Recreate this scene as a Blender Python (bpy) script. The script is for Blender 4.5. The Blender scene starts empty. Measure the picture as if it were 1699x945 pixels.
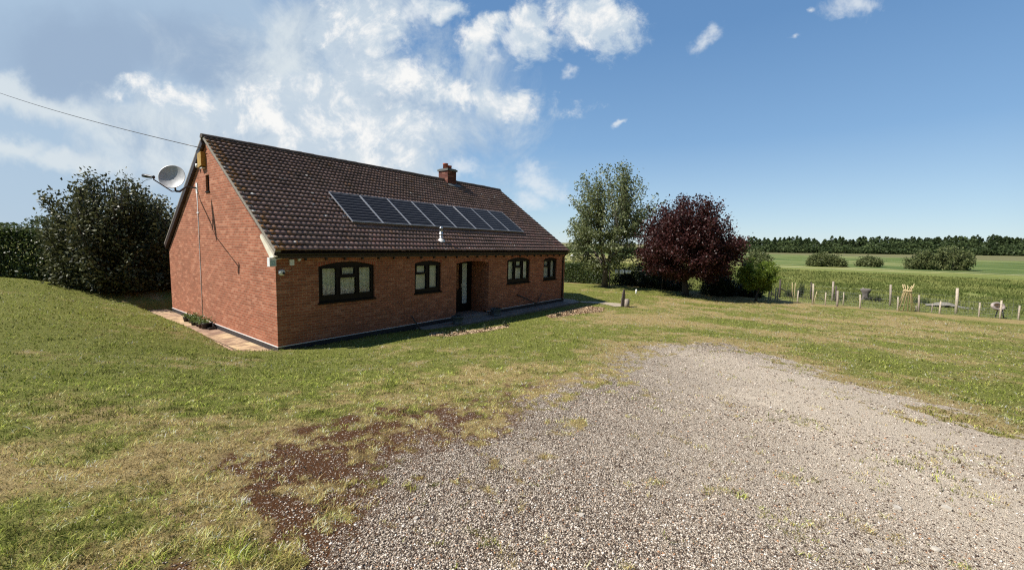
import bpy, bmesh, math, random
import numpy as np
from mathutils import Vector, Matrix
from mathutils.geometry import tessellate_polygon

PI = math.pi
rng = np.random.default_rng(7)
random.seed(7)
scene = bpy.context.scene
C = scene.collection

# ------------------------------------------------------------------ camera model (house corner = origin, X along front, Y into depth)
CAM = np.array([-4.815, -11.515, 2.855])
YAW, PITCH, ROLL, FPX = 0.91388, -0.09752, 0.02194, 691.15
def _basis():
    f = np.array([math.sin(YAW)*math.cos(PITCH), math.cos(YAW)*math.cos(PITCH), math.sin(PITCH)])
    r0 = np.array([math.cos(YAW), -math.sin(YAW), 0.0]); u0 = np.cross(r0, f)
    r = r0*math.cos(ROLL)+u0*math.sin(ROLL); u = -r0*math.sin(ROLL)+u0*math.cos(ROLL)
    return r, u, f
BR, BU, BF = _basis()
def ray(px, py):
    return BF + BR*(px-849.5)/FPX - BU*(py-472.5)/FPX
def at(px, py, depth):
    return CAM + ray(px, py)*depth
def on_plane(px, py, axis, val):
    d = ray(px, py); return CAM + d*(val-CAM[axis])/d[axis]

# ------------------------------------------------------------------ numpy value noise
def _hash(ix, iy, s):
    h = (ix.astype(np.int64)*374761393 + iy.astype(np.int64)*668265263 + s*974634777) & 0xffffffff
    h = ((h ^ (h >> 13))*1274126177) & 0xffffffff
    return ((h ^ (h >> 16)) & 0xffff)/65535.0
def vnoise(x, y, s=0):
    ix = np.floor(x); iy = np.floor(y); fx = x-ix; fy = y-iy
    fx = fx*fx*(3-2*fx); fy = fy*fy*(3-2*fy)
    a = _hash(ix, iy, s); b = _hash(ix+1, iy, s); c = _hash(ix, iy+1, s); d = _hash(ix+1, iy+1, s)
    return a*(1-fx)*(1-fy)+b*fx*(1-fy)+c*(1-fx)*fy+d*fx*fy
def fbm(x, y, s=0, o=4):
    t = 0; a = .5; n = 0
    for i in range(o):
        t = t+a*vnoise(x*2**i+i*17.3, y*2**i-i*9.1, s+i); n += a; a *= .5
    return t/n
def sstep(a, b, x):
    t = np.clip((x-a)/(b-a), 0, 1); return t*t*(3-2*t)

# ------------------------------------------------------------------ terrain
CP = np.array([
 (-4.8,-11.5,1.25),(-2,-12.5,1.0),(-7,-15,1.35),(-8,-7,1.45),(-5,-6,1.2),(-2.4,-6,.78),(-.5,-4.5,.42),(0,-.35,-.055),(-1.0,-.8,.12),
 (3,-.6,-.09),(7,-1.1,-.2),(14.7,-1.2,-.21),(16.6,-2,-.21),(3,-4.5,.22),(7,-6,.08),(2,-8.5,.62),(5,-12,.5),(8,-13.5,.3),(11,-8.5,.0),
 (12,-4.5,-.14),(20,-6,-.3),(24,-3.9,-.22),(25,2.4,-.22),(26.5,6.4,-.35),(27,-8.4,-.38),(27.5,-14,-.42),(28.3,-19.5,-.45),(18,-15,-.15),(18,3,-.22),(18,10,-.22),
 (-1.9,1.5,.42),(-2.0,6,.42),(-3.9,2,.95),(-3.9,8,.92),(-1.5,10.8,.25),(-4.2,12,.98),(-1.0,14.5,.65),(3,13,.3),(12,14,-.05),(-10,4,1.32),(-10,18,1.12),
 (5,1,-.3),(10,1,-.3),(14,1,-.3),(5,8,-.3),(12,8,-.3),
 (-60,-60,1.6),(-60,60,1.2),(0,60,1.0),(60,60,-.4),(60,-60,-.6),(0,-60,1.2),(35,0,-.4),(35,-20,-.45),(35,20,-.4),(-30,0,1.4)], float)
def _tps(r2):
    return np.where(r2 > 1e-12, r2*np.log(np.maximum(r2, 1e-12)), 0.0)
_n = len(CP)
_K = _tps((CP[:,None,0]-CP[None,:,0])**2+(CP[:,None,1]-CP[None,:,1])**2)+np.eye(_n)*.4
_P = np.c_[np.ones(_n), CP[:,:2]]
_A = np.block([[_K,_P],[_P.T,np.zeros((3,3))]])
_W = np.linalg.solve(_A, np.r_[CP[:,2],0,0,0])
FX = np.array([27,34,45,65,100,145,250,390,560,900,4000.])
FZ = np.array([-.42,-.7,-1.05,-1.4,-1.6,-1.5,-.75,.15,2.5,9,9.])
def near_z(x, y):
    cx = np.clip(x,-60,60); cy = np.clip(y,-60,60)
    z = _W[_n]+_W[_n+1]*cx+_W[_n+2]*cy
    for i in range(_n):
        z = z+_W[i]*_tps((cx-CP[i,0])**2+(cy-CP[i,1])**2)
    return z
def terrain(x, y):
    x = np.asarray(x, float); y = np.asarray(y, float)
    z = near_z(x, y)
    z = z+(fbm(x*.55,y*.55,3,3)-.5)*.10*sstep(1.0,4.0,np.hypot(x-7,(y-4.5)*.9)-8)
    far = np.interp(x, FX, FZ)
    w = sstep(25.5,33,x)
    z = z*(1-w)+far*w
    # level pad for the house, the slabs and the front path
    dx = np.maximum(np.maximum(-.72-x, x-15.3),0); dy = np.maximum(np.maximum((-.01-y)*9, y-10.6),0)
    pad = 1-sstep(0,.45,np.hypot(dx,dy))
    z = z*(1-pad)+np.minimum(z,-.26)*pad
    return z
def ground_at(px, py):
    d = ray(px, py); t = np.linspace(1.2, 60, 1500)
    t = np.r_[t, np.geomspace(60.1, 900, 1500)]
    P = CAM+t[:,None]*d
    h = P[:,2]-terrain(P[:,0],P[:,1])
    k = np.argmax(h < 0)
    if h[k] >= 0: k = len(t)-1
    a, b = h[k-1], h[k]; s = a/(a-b) if a != b else 0
    p = P[k-1]*(1-s)+P[k]*s
    return Vector(p)
def gz(x, y): return float(terrain(np.array([x]),np.array([y]))[0])

# ------------------------------------------------------------------ object helpers
def tag(o, label=None, cat=None, group=None, kind=None):
    if label: o['label'] = label
    if cat: o['category'] = cat
    if group: o['group'] = group
    if kind: o['kind'] = kind
    return o
def thing(name, label, cat, loc=(0,0,0), rz=0, group=None):
    o = bpy.data.objects.new(name, None); C.objects.link(o)
    o.location = loc; o.rotation_euler = (0,0,rz); o.empty_display_size = .2
    return tag(o, label, cat, group)
def link_mesh(name, me, mat, parent=None, smooth=False):
    if mat is not None:
        for m in (mat if isinstance(mat,(list,tuple)) else [mat]): me.materials.append(m)
    if smooth: me.shade_smooth()
    o = bpy.data.objects.new(name, me); C.objects.link(o)
    if parent is not None: o.parent = parent
    return o
class MB:
    def __init__(s): s.v = []; s.f = []; s.mi = []
    def add(s, vs, fs, mi=0):
        b = len(s.v); s.v.extend([tuple(map(float,v)) for v in vs]); s.f.extend([tuple(b+i for i in f) for f in fs]); s.mi.extend([mi]*len(fs)); return s
    def box(s, lo, hi, M=None, mi=0):
        x0,y0,z0 = lo; x1,y1,z1 = hi
        vs = [(x0,y0,z0),(x1,y0,z0),(x1,y1,z0),(x0,y1,z0),(x0,y0,z1),(x1,y0,z1),(x1,y1,z1),(x0,y1,z1)]
        if M is not None: vs = [M@Vector(v) for v in vs]
        return s.add(vs, [(0,3,2,1),(4,5,6,7),(0,1,5,4),(1,2,6,5),(2,3,7,6),(3,0,4,7)], mi)
    def tube(s, pts, rad, n=8, cap=True, mi=0):
        pts = [Vector(p) for p in pts]
        if not hasattr(rad,'__len__'): rad = [rad]*len(pts)
        rings = []; vs = []; fs = []
        up = Vector((0,0,1))
        for i,p in enumerate(pts):
            t = (pts[min(i+1,len(pts)-1)]-pts[max(i-1,0)])
            if t.length < 1e-9: t = Vector((0,0,1))
            t.normalize()
            a = t.cross(up if abs(t.z)<.95 else Vector((1,0,0))).normalized(); b = t.cross(a)
            for k in range(n):
                an = 2*PI*k/n; vs.append(p+(a*math.cos(an)+b*math.sin(an))*rad[i])
        for i in range(len(pts)-1):
            for k in range(n):
                fs.append((i*n+k, i*n+(k+1)%n, (i+1)*n+(k+1)%n, (i+1)*n+k))
        if cap:
            fs.append(tuple(range(n))[::-1]); fs.append(tuple((len(pts)-1)*n+k for k in range(n)))
        return s.add(vs, fs, mi)
    def lathe(s, prof, n=20, c=(0,0,0), M=None, mi=0):
        vs = []; fs = []
        for r,z in prof:
            for k in range(n):
                a = 2*PI*k/n; v = Vector((c[0]+r*math.cos(a), c[1]+r*math.sin(a), c[2]+z))
                vs.append(M@v if M is not None else v)
        for i in range(len(prof)-1):
            for k in range(n):
                fs.append((i*n+k, i*n+(k+1)%n, (i+1)*n+(k+1)%n, (i+1)*n+k))
        return s.add(vs, fs, mi)
    def build(s, name, mat, parent=None, smooth=False):
        me = bpy.data.meshes.new(name); me.from_pydata(s.v, [], s.f); me.update()
        o = link_mesh(name, me, mat, parent, smooth)
        if any(s.mi): me.polygons.foreach_set('material_index', s.mi)
        return o
def plate(outer, holes, y0, y1, mk):
    """a flat plate with holes: 2-D outline(s) extruded from y0 to y1; mk(u,v,d) -> 3-D point"""
    mb = MB()
    loops = [outer]+holes
    pts = [p for l in loops for p in l]
    tris = tessellate_polygon([[Vector((p[0],p[1],0)) for p in l] for l in loops])
    n = len(pts)
    mb.add([mk(p[0],p[1],y0) for p in pts]+[mk(p[0],p[1],y1) for p in pts],
           [t for t in tris]+[tuple(n+i for i in t[::-1]) for t in tris])
    b = 0; fs = []
    for l in loops:
        m = len(l)
        for i in range(m): fs.append((b+i, b+(i+1)%m, n+b+(i+1)%m, n+b+i))
        b += m
    mb.f.extend(fs); mb.mi.extend([0]*len(fs))
    return mb
def fix_normals(o):
    bm = bmesh.new(); bm.from_mesh(o.data); bmesh.ops.recalc_face_normals(bm, faces=bm.faces[:]); bm.to_mesh(o.data); bm.free()
    return o

def np_mesh(name, V, loops, starts, totals, mat, cols=None, parent=None, smooth=False, colname='tint'):
    me = bpy.data.meshes.new(name)
    me.vertices.add(len(V)); me.vertices.foreach_set('co', np.ascontiguousarray(V,dtype=np.float32).ravel())
    me.loops.add(len(loops)); me.loops.foreach_set('vertex_index', np.ascontiguousarray(loops,dtype=np.int32))
    me.polygons.add(len(starts)); me.polygons.foreach_set('loop_start', np.ascontiguousarray(starts,dtype=np.int32))
    me.update(calc_edges=True)
    if cols is not None:
        a = me.color_attributes.new(colname,'FLOAT_COLOR','POINT')
        a.data.foreach_set('color', np.ascontiguousarray(cols,dtype=np.float32).ravel())
    return link_mesh(name, me, mat, parent, smooth)

# ------------------------------------------------------------------ materials
def new_mat(name):
    m = bpy.data.materials.new(name); m.use_nodes = True
    nt = m.node_tree; nt.nodes.clear()
    out = nt.nodes.new('ShaderNodeOutputMaterial')
    return m, nt, out
class NB:
    """tiny node builder"""
    def __init__(s, nt): s.nt = nt
    def n(s, typ, ins=None, **kw):
        nd = s.nt.nodes.new(typ)
        for k,v in kw.items(): setattr(nd,k,v)
        for k,v in (ins or {}).items(): s.set(nd.inputs[k], v)
        return nd
    def set(s, sock, v):
        if isinstance(v, bpy.types.NodeSocket): s.nt.links.new(v, sock)
        elif v is not None:
            if isinstance(v,(tuple,list)) and len(v)==3 and sock.type=='RGBA': v = (*v,1)
            sock.default_value = v
    def math(s, op, a, b=None, c=None, clamp=False):
        nd = s.nt.nodes.new('ShaderNodeMath'); nd.operation = op; nd.use_clamp = clamp
        s.set(nd.inputs[0],a)
        if b is not None: s.set(nd.inputs[1],b)
        if c is not None: s.set(nd.inputs[2],c)
        return nd.outputs[0]
    def mix(s, f, a, b, blend='MIX'):
        nd = s.nt.nodes.new('ShaderNodeMix'); nd.data_type = 'RGBA'; nd.blend_type = blend
        s.set(nd.inputs[0],f); s.set(nd.inputs[6],a); s.set(nd.inputs[7],b)
        return nd.outputs[2]
    def ss(s, x, a, b, lo=0., hi=1.):
        nd = s.nt.nodes.new('ShaderNodeMapRange'); nd.interpolation_type = 'SMOOTHSTEP'
        for i,v in enumerate((x,a,b,lo,hi)): s.set(nd.inputs[i],v)
        return nd.outputs[0]
    def noise(s, vec, scale, detail=3, rough=.55, dist=0., dims='3D'):
        nd = s.n('ShaderNodeTexNoise', {'Scale':scale,'Detail':detail,'Roughness':rough,'Distortion':dist}, noise_dimensions=dims)
        s.set(nd.inputs['Vector'],vec); return nd.outputs['Fac']
    def ramp(s, f, stops, interp='LINEAR'):
        nd = s.nt.nodes.new('ShaderNodeValToRGB'); cr = nd.color_ramp; cr.interpolation = interp
        while len(cr.elements) < len(stops): cr.elements.new(.5)
        for e,(p,c) in zip(cr.elements, stops): e.position = p; e.color = (*c,1) if len(c)==3 else c
        s.set(nd.inputs[0],f); return nd.outputs[0]
    def obj(s): return s.n('ShaderNodeTexCoord').outputs['Object']
    def pos(s): return s.n('ShaderNodeNewGeometry').outputs['Position']
    def attr(s, name):
        return s.n('ShaderNodeAttribute', attribute_name=name)
def principled(name, color, rough=.6, metal=0., spec=.5, bump=None, var=.12, vscale=6., col2=None):
    """plain surface with slight procedural variation"""
    m, nt, out = new_mat(name); b = NB(nt)
    p = b.n('ShaderNodeBsdfPrincipled', {'Roughness':rough,'Metallic':metal,'Specular IOR Level':spec})
    v = b.obj(); f = b.noise(v, vscale, 4)
    c2 = col2 or tuple(min(1,c*(1+var*2)) for c in color); c1 = tuple(c*(1-var*2) for c in color) if col2 is None else color
    b.set(p.inputs['Base Color'], b.ramp(f, [(.3,c1),(.7,c2)]))
    if bump:
        bp = b.n('ShaderNodeBump', {'Strength':bump,'Distance':.01,'Height':b.noise(v, vscale*4, 4)})
        b.set(p.inputs['Normal'], bp.outputs[0])
    nt.links.new(p.outputs[0], out.inputs[0]); return m
def leaf_mat(name, dark, light, trans=.3, gloss=.35, rough=.45):
    m, nt, out = new_mat(name); b = NB(nt)
    a = b.attr('tint')
    col = b.mix(a.outputs['Fac'], dark, light)
    p = b.n('ShaderNodeBsdfPrincipled', {'Base Color':col,'Roughness':rough,'Specular IOR Level':gloss})
    t = b.n('ShaderNodeBsdfTranslucent', {'Color':b.mix(.5, col, light)})
    mx = b.n('ShaderNodeMixShader', {0:trans, 1:p.outputs[0], 2:t.outputs[0]})
    nt.links.new(mx.outputs[0], out.inputs[0]); return m
def wall_coords(b):
    """(horizontal, height) metres for walls facing X or Y"""
    o = b.n('ShaderNodeSeparateXYZ', {0:b.obj()})
    nrm = b.n('ShaderNodeSeparateXYZ', {0:b.n('ShaderNodeTexCoord').outputs['Normal']})
    isx = b.math('GREATER_THAN', b.math('ABSOLUTE', nrm.outputs[0]), .6)
    h = b.math('ADD', b.math('MULTIPLY', o.outputs[1], isx), b.math('MULTIPLY', o.outputs[0], b.math('SUBTRACT',1.,isx)))
    return b.n('ShaderNodeCombineXYZ', {0:h,1:o.outputs[2],2:0.}).outputs[0]
def brick_mat(name, c1, c2, mortar, soldier=False):
    m, nt, out = new_mat(name); b = NB(nt)
    uv = wall_coords(b)
    bw, rh = (.075,.225) if soldier else (.225,.075)
    br = b.n('ShaderNodeTexBrick', {'Vector':uv,'Color1':c1,'Color2':c2,'Mortar':mortar,'Scale':1.,'Mortar Size':.009,'Mortar Smooth':.3,'Bias':-.1,'Brick Width':bw,'Row Height':rh}, offset=0. if soldier else .5)
    big = b.noise(uv, .9, 4, .6); fine = b.noise(uv, 60, 3)
    # one brick tone each
    sx = b.n('ShaderNodeSeparateXYZ',{0:uv})
    row = b.math('FLOOR', b.math('DIVIDE', sx.outputs[1], rh))
    colx = b.math('FLOOR', b.math('DIVIDE', b.math('SUBTRACT', sx.outputs[0], b.math('MULTIPLY', b.math('MODULO', row, 2.), 0 if soldier else bw/2)), bw))
    wn = b.n('ShaderNodeTexWhiteNoise', {'Vector':b.n('ShaderNodeCombineXYZ',{0:colx,1:row,2:3.}).outputs[0]}, noise_dimensions='3D')
    k = b.math('ADD', b.math('MULTIPLY', wn.outputs['Value'], .36), .80)
    k = b.math('MULTIPLY', k, b.math('ADD', b.math('MULTIPLY', big, .40), .80))
    k = b.math('MULTIPLY', k, b.math('ADD', b.math('MULTIPLY', fine, .3), .85))
    cc = b.mix(1., br.outputs['Color'], b.n('ShaderNodeCombineColor',{0:k,1:k,2:k}).outputs[0], 'MULTIPLY')
    # paler salt bloom on some bricks
    bloom = b.math('MULTIPLY', b.math('GREATER_THAN', wn.outputs['Value'], .88), .2)
    cc = b.mix(bloom, cc, (.55,.33,.22))
    p = b.n('ShaderNodeBsdfPrincipled', {'Base Color':cc,'Roughness':.85,'Specular IOR Level':.2})
    h = b.math('ADD', b.math('MULTIPLY', br.outputs['Fac'], -1.), b.math('MULTIPLY', fine, .3))
    bp = b.n('ShaderNodeBump', {'Strength':.6,'Distance':.006,'Height':h})
    b.set(p.inputs['Normal'], bp.outputs[0])
    nt.links.new(p.outputs[0], out.inputs[0]); return m

M = {}
M['brick'] = brick_mat('red_brick', (.365,.135,.075), (.315,.105,.058), (.40,.24,.16))
M['soldier'] = brick_mat('arch_brick', (.40,.12,.065), (.33,.09,.05), (.36,.22,.15), True)
M['chimney_brick'] = brick_mat('chimney_brick', (.16,.05,.035), (.12,.035,.028), (.14,.10,.08))
M['plinth'] = principled('engineering_brick', (.028,.028,.034), .6, vscale=9)
M['dpc'] = principled('pale_damp_course', (.75,.73,.7), .6, var=.05)
M['frame'] = principled('dark_brown_frame', (.010,.0065,.006), .5, spec=.2, var=.2)
M['fascia'] = principled('brown_fascia', (.035,.02,.016), .5)
M['gutter'] = principled('brown_gutter', (.018,.012,.011), .35)
M['cream'] = principled('cream_paint', (.72,.66,.52), .55, var=.06)
M['mortar'] = principled('verge_mortar', (.24,.21,.17), .9, bump=.5, vscale=12)
M['ridge'] = principled('mossy_ridge_tile', (.055,.042,.036), .85, bump=.6, vscale=9, col2=(.10,.075,.06))
M['white'] = principled('white_plastic', (.78,.78,.76), .4, var=.04)
M['steel'] = principled('galvanised_steel', (.55,.56,.57), .35, metal=.85)
M['alu'] = principled('anodised_aluminium', (.38,.39,.41), .4, metal=.5, var=.05)
M['dishgrey'] = principled('dish_grey', (.50,.50,.51), .45, vscale=14, var=.1)
M['darkmetal'] = principled('dark_metal', (.035,.037,.042), .45, metal=.3)
M['black'] = principled('black_plastic', (.012,.012,.014), .45)
M['amber'] = principled('amber_box', (.42,.25,.05), .5)
M['pot'] = principled('terracotta_pot', (.42,.12,.075), .8)
M['lead'] = principled('lead_flashing', (.12,.125,.12), .6)
M['concrete'] = principled('concrete', (.22,.19,.17), .9, bump=.4, vscale=4)
M['path'] = principled('path_concrete', (.20,.175,.15), .9, bump=.4, vscale=3)
M['planter'] = principled('glazed_planter', (.085,.105,.105), .4)
M['soil'] = principled('potting_soil', (.03,.02,.014), .95)
M['bark'] = principled('tree_bark', (.13,.105,.08), .9, bump=.8, vscale=8)
M['dark_bark'] = principled('dark_bark', (.05,.04,.032), .9, bump=.8, vscale=8)
M['oldwood'] = principled('weathered_wood', (.30,.25,.20), .9, bump=.6, vscale=14)
M['palewood'] = principled('pale_stake_wood', (.44,.37,.28), .85, bump=.4, vscale=14)
M['darkwood'] = principled('dark_wood', (.07,.055,.045), .85, bump=.4, vscale=14)
M['cane'] = principled('bamboo_cane', (.58,.45,.25), .7, vscale=20)
M['wire'] = principled('fence_wire', (.30,.30,.30), .5, metal=.6)
M['stone'] = principled('pale_stone', (.46,.41,.34), .85, bump=.5, vscale=20)
M['cloth'] = principled('white_cloth', (.72,.77,.85), .9, var=.05)
M['room'] = principled('room_wall', (.25,.24,.22), .9)
M['solar_cable'] = M['black']

def glass_mat():
    m, nt, out = new_mat('window_glass'); b = NB(nt)
    fc = b.n('ShaderNodeLayerWeight', {'Blend':.5}).outputs['Facing']
    k = b.math('ADD', b.math('MULTIPLY', b.math('POWER', fc, 5.), .85), .04, clamp=True)
    mx = b.n('ShaderNodeMixShader', {0:k, 1:b.n('ShaderNodeBsdfTransparent',{'Color':(.95,.97,.96)}).outputs[0], 2:b.n('ShaderNodeBsdfGlossy',{'Roughness':.02}).outputs[0]})
    nt.links.new(mx.outputs[0], out.inputs[0]); return m
M['glass'] = glass_mat()
def curtain_mat(name,lace=True):
    m, nt, out = new_mat(name); b = NB(nt)
    o = b.obj(); s = b.n('ShaderNodeSeparateXYZ',{0:o})
    pat = b.noise(o, 26, 3, .6, 1.2); low = b.ss(s.outputs[2], 1.75, 1.2)
    thr = b.math('SUBTRACT', .57, b.math('MULTIPLY', low, .09))
    dens = b.ss(pat, thr, b.math('ADD', thr, .06), 1., .25 if lace else .93)
    d = b.n('ShaderNodeBsdfDiffuse', {'Color':(.86,.86,.82)})
    t = b.n('ShaderNodeBsdfTranslucent', {'Color':(.8,.8,.78)})
    mx = b.n('ShaderNodeMixShader',{0:.25,1:d.outputs[0],2:t.outputs[0]})
    m2 = b.n('ShaderNodeMixShader',{0:dens,1:b.n('ShaderNodeBsdfTransparent').outputs[0],2:mx.outputs[0]})
    nt.links.new(m2.outputs[0], out.inputs[0]); return m
M['curtain'] = curtain_mat('lace_curtain'); M['plain_curtain'] = curtain_mat('plain_curtain',False)
def solar_mat():
    m, nt, out = new_mat('solar_cells'); b = NB(nt)
    s = b.n('ShaderNodeSeparateXYZ',{0:b.obj()})
    def line(x, period, w):
        f = b.math('FRACT', b.math('DIVIDE', x, period))
        return b.math('LESS_THAN', b.math('ABSOLUTE', b.math('SUBTRACT', f, .5)), w)
    l1 = line(s.outputs[1], .178, .06); l2 = line(s.outputs[0], .178, .02)
    l3 = line(s.outputs[1], .0445, .06)
    c = b.mix(b.math('MULTIPLY',l3,.05), (.010,.0095,.011), (.30,.31,.34)); c = b.mix(b.math('MULTIPLY',l2,.10), c, (.2,.2,.22)); c = b.mix(b.math('MULTIPLY',l1,.42), c, (.24,.245,.26))
    p = b.n('ShaderNodeBsdfPrincipled', {'Base Color':c,'Roughness':.35,'Specular IOR Level':.05,'Coat Weight':.0,'Coat Roughness':.08})
    nt.links.new(p.outputs[0], out.inputs[0]); return m
M['solar'] = solar_mat()
def tile_mat():
    m, nt, out = new_mat('roof_tile'); b = NB(nt)
    o = b.obj(); a = b.attr('tilecol')
    sp = b.n('ShaderNodeSeparateColor',{0:a.outputs['Color']})
    base = b.ramp(sp.outputs[0], [(0,(.125,.072,.062)),(.35,(.19,.113,.094)),(.7,(.24,.15,.122)),(1,(.29,.14,.118))])
    fine = b.noise(o, 22, 5, .65); base = b.mix(b.ss(fine,.35,.75), base, b.mix(.5, base, (.34,.26,.22)))
    moss = b.ss(b.noise(o, .8, 5, .65),.45,.68); base = b.mix(b.math('MULTIPLY',moss,.45), base, (.085,.070,.048))
    base = b.mix(b.math('MULTIPLY', sp.outputs[1], b.ss(b.noise(o,14,3),.38,.6)), base, (.36,.16,.035))
    n2 = b.noise(o, 9, 2, .5); lic = b.ss(n2, b.math('SUBTRACT', .80, b.math('MULTIPLY', sp.outputs[2], .22)), b.math('SUBTRACT', .84, b.math('MULTIPLY', sp.outputs[2], .22)))
    base = b.mix(lic, base, (.66,.63,.57))
    p = b.n('ShaderNodeBsdfPrincipled', {'Base Color':base,'Roughness':.8,'Specular IOR Level':.3})
    bp = b.n('ShaderNodeBump', {'Strength':.5,'Distance':.006,'Height':b.noise(o, 70, 4)})
    b.set(p.inputs['Normal'], bp.outputs[0])
    nt.links.new(p.outputs[0], out.inputs[0]); return m
M['tile'] = tile_mat()
def slab_mat():
    m, nt, out = new_mat('patio_slab'); b = NB(nt)
    o = b.obj()
    br = b.n('ShaderNodeTexBrick', {'Vector':o,'Color1':(.58,.43,.25),'Color2':(.36,.24,.17),'Mortar':(.05,.04,.03),'Scale':1.,'Mortar Size':.02,'Brick Width':.62,'Row Height':.9,'Mortar Smooth':.2}, offset=.0)
    n1 = b.noise(o, 3.5, 5, .6)
    c = b.mix(b.ss(n1,.38,.62), br.outputs['Color'], b.mix(.7, br.outputs['Color'], (.17,.10,.075)))
    p = b.n('ShaderNodeBsdfPrincipled', {'Base Color':c,'Roughness':.9,'Specular IOR Level':.2})
    b.set(p.inputs['Normal'], b.n('ShaderNodeBump',{'Strength':.6,'Distance':.01,'Height':b.math('SUBTRACT', b.noise(o,40,4), br.outputs['Fac'])}).outputs[0])
    nt.links.new(p.outputs[0], out.inputs[0]); return m
M['slab'] = slab_mat()

def ground_mat():
    m, nt, out = new_mat('ground_cover'); b = NB(nt)
    pos = b.pos(); a = b.attr('masks'); s = b.n('ShaderNodeSeparateColor',{0:a.outputs['Color']})
    G, S, D = s.outputs[0], s.outputs[1], s.outputs[2]; F = a.outputs['Alpha']
    n_big = b.noise(pos, .9, 4, .6); n_mid = b.noise(pos, 7, 4, .65); n_fine = b.noise(pos, 55, 4, .7); n_tiny = b.noise(pos, 160, 3, .7)
    # lawn
    green = b.ramp(n_fine, [(.25,(.055,.062,.013)),(.5,(.15,.16,.036)),(.75,(.29,.28,.085))])
    straw = b.ramp(n_fine, [(.25,(.11,.075,.03)),(.5,(.31,.23,.10)),(.78,(.52,.42,.21))])
    dd = b.math('ADD', D, b.math('MULTIPLY', b.math('SUBTRACT', n_mid, .5), .9))
    lawn = b.mix(b.ss(dd,.22,.78), green, straw)
    # dark earth
    soil = b.ramp(n_tiny, [(.3,(.026,.012,.006)),(.55,(.100,.044,.018)),(.8,(.25,.14,.07))])
    chips = b.ss(b.noise(pos, 48, 2, .5), .63, .68)
    soil = b.mix(b.math('MULTIPLY',chips,.8), soil, (.45,.38,.32))
    # gravel
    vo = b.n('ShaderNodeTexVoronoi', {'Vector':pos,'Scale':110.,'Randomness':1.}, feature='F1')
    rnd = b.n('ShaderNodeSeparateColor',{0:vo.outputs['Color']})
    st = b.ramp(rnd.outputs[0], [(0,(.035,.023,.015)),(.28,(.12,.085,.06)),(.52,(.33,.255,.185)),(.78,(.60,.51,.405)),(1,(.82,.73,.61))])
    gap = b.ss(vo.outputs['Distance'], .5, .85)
    st = b.mix(b.math('MULTIPLY',gap,.8), st, (.04,.028,.02))  # cell edges darkened: gap shade painted in along with brown soil
    sand = b.mix(b.ss(n_tiny,.28,.66), b.mix(n_mid,(.24,.18,.12),(.40,.31,.22)), (.86,.74,.58))
    sa = b.attr('sandy').outputs['Fac']; sa = b.math('ADD', b.math('MULTIPLY', sa, .80), b.ss(b.math('ADD', n_big, b.math('MULTIPLY', b.math('SUBTRACT', n_mid,.5), .8)), .55, .75, 0., .4), clamp=True)
    st = b.mix(sa, st, sand)
    jit = b.math('MULTIPLY', b.math('SUBTRACT', n_fine, .5), .9); jit2 = b.math('MULTIPLY', b.math('SUBTRACT', n_mid, .5), 1.0)
    sm = b.ss(b.math('ADD', S, b.math('ADD', b.math('MULTIPLY',jit,1.5), jit2)), .22, .68)
    gm = b.ss(b.math('ADD', G, b.math('ADD', b.math('MULTIPLY',jit,1.4), jit2)), .28, .70)
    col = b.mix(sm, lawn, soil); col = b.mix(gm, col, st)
    # meadow / far farmland
    px = b.n('ShaderNodeSeparateXYZ',{0:pos})
    stretch = b.n('ShaderNodeVectorMath',{0:pos,1:(.25,.06,1.)}, operation='MULTIPLY').outputs[0]
    fn = b.noise(stretch, 1.0, 5, .65); ff = b.noise(pos, 2.2, 5, .7)
    mead = b.ramp(b.math('ADD', b.math('MULTIPLY',fn,.6), b.math('MULTIPLY',ff,.4)), [(.32,(.075,.105,.026)),(.5,(.16,.185,.05)),(.68,(.30,.29,.10))])
    edge = b.math('ADD', px.outputs[0], b.math('MULTIPLY', b.math('SUBTRACT', b.noise(stretch,.35,3),.5), 60.))
    wide = b.noise(b.n('ShaderNodeVectorMath',{0:pos,1:(.05,.02,1.)}, operation='MULTIPLY').outputs[0], 1., 5, .7)
    far_green = b.ramp(b.math('ADD', b.math('MULTIPLY',wide,.75), b.math('MULTIPLY',fn,.25)), [(.40,(.055,.090,.026)),(.5,(.115,.155,.045)),(.60,(.24,.24,.10))])
    strawf = b.ramp(b.math('ADD', b.math('MULTIPLY',wide,.6), b.math('MULTIPLY',ff,.4)), [(.36,(.14,.16,.06)),(.46,(.40,.36,.19)),(.62,(.62,.57,.36))])
    ysh = b.math('MULTIPLY', b.ss(px.outputs[1],-90,-10), 11.)
    mead = b.mix(b.math('MULTIPLY', b.ss(b.math('SUBTRACT',edge,ysh),123,129), b.ss(wide,.32,.48,.45,1.)), mead, strawf)
    mead = b.mix(b.ss(edge,136,146), mead, far_green)
    mead = b.mix(b.ss(edge,330,352), mead, b.mix(wide, (.09,.10,.04), (.22,.20,.10)))
    left = b.ss(px.outputs[1], 5, 25)
    mead = b.mix(b.math('MULTIPLY', left, b.ss(px.outputs[0], 200, 150)), mead, b.mix(ff, (.20,.20,.06), (.34,.30,.12)))
    col = b.mix(F, col, mead)
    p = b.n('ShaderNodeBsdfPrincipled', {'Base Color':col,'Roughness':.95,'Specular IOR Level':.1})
    hg = b.math('MULTIPLY', b.math('SUBTRACT', 1., vo.outputs['Distance']), gm)
    hh = b.math('ADD', hg, b.math('MULTIPLY', n_fine, b.math('SUBTRACT', 1.6, gm)))
    bp = b.n('ShaderNodeBump', {'Strength':.9,'Distance':.018,'Height':hh}); b.set(p.inputs['Normal'], bp.outputs[0])
    nt.links.new(p.outputs[0], out.inputs[0]); return m
M['ground'] = ground_mat()
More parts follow.
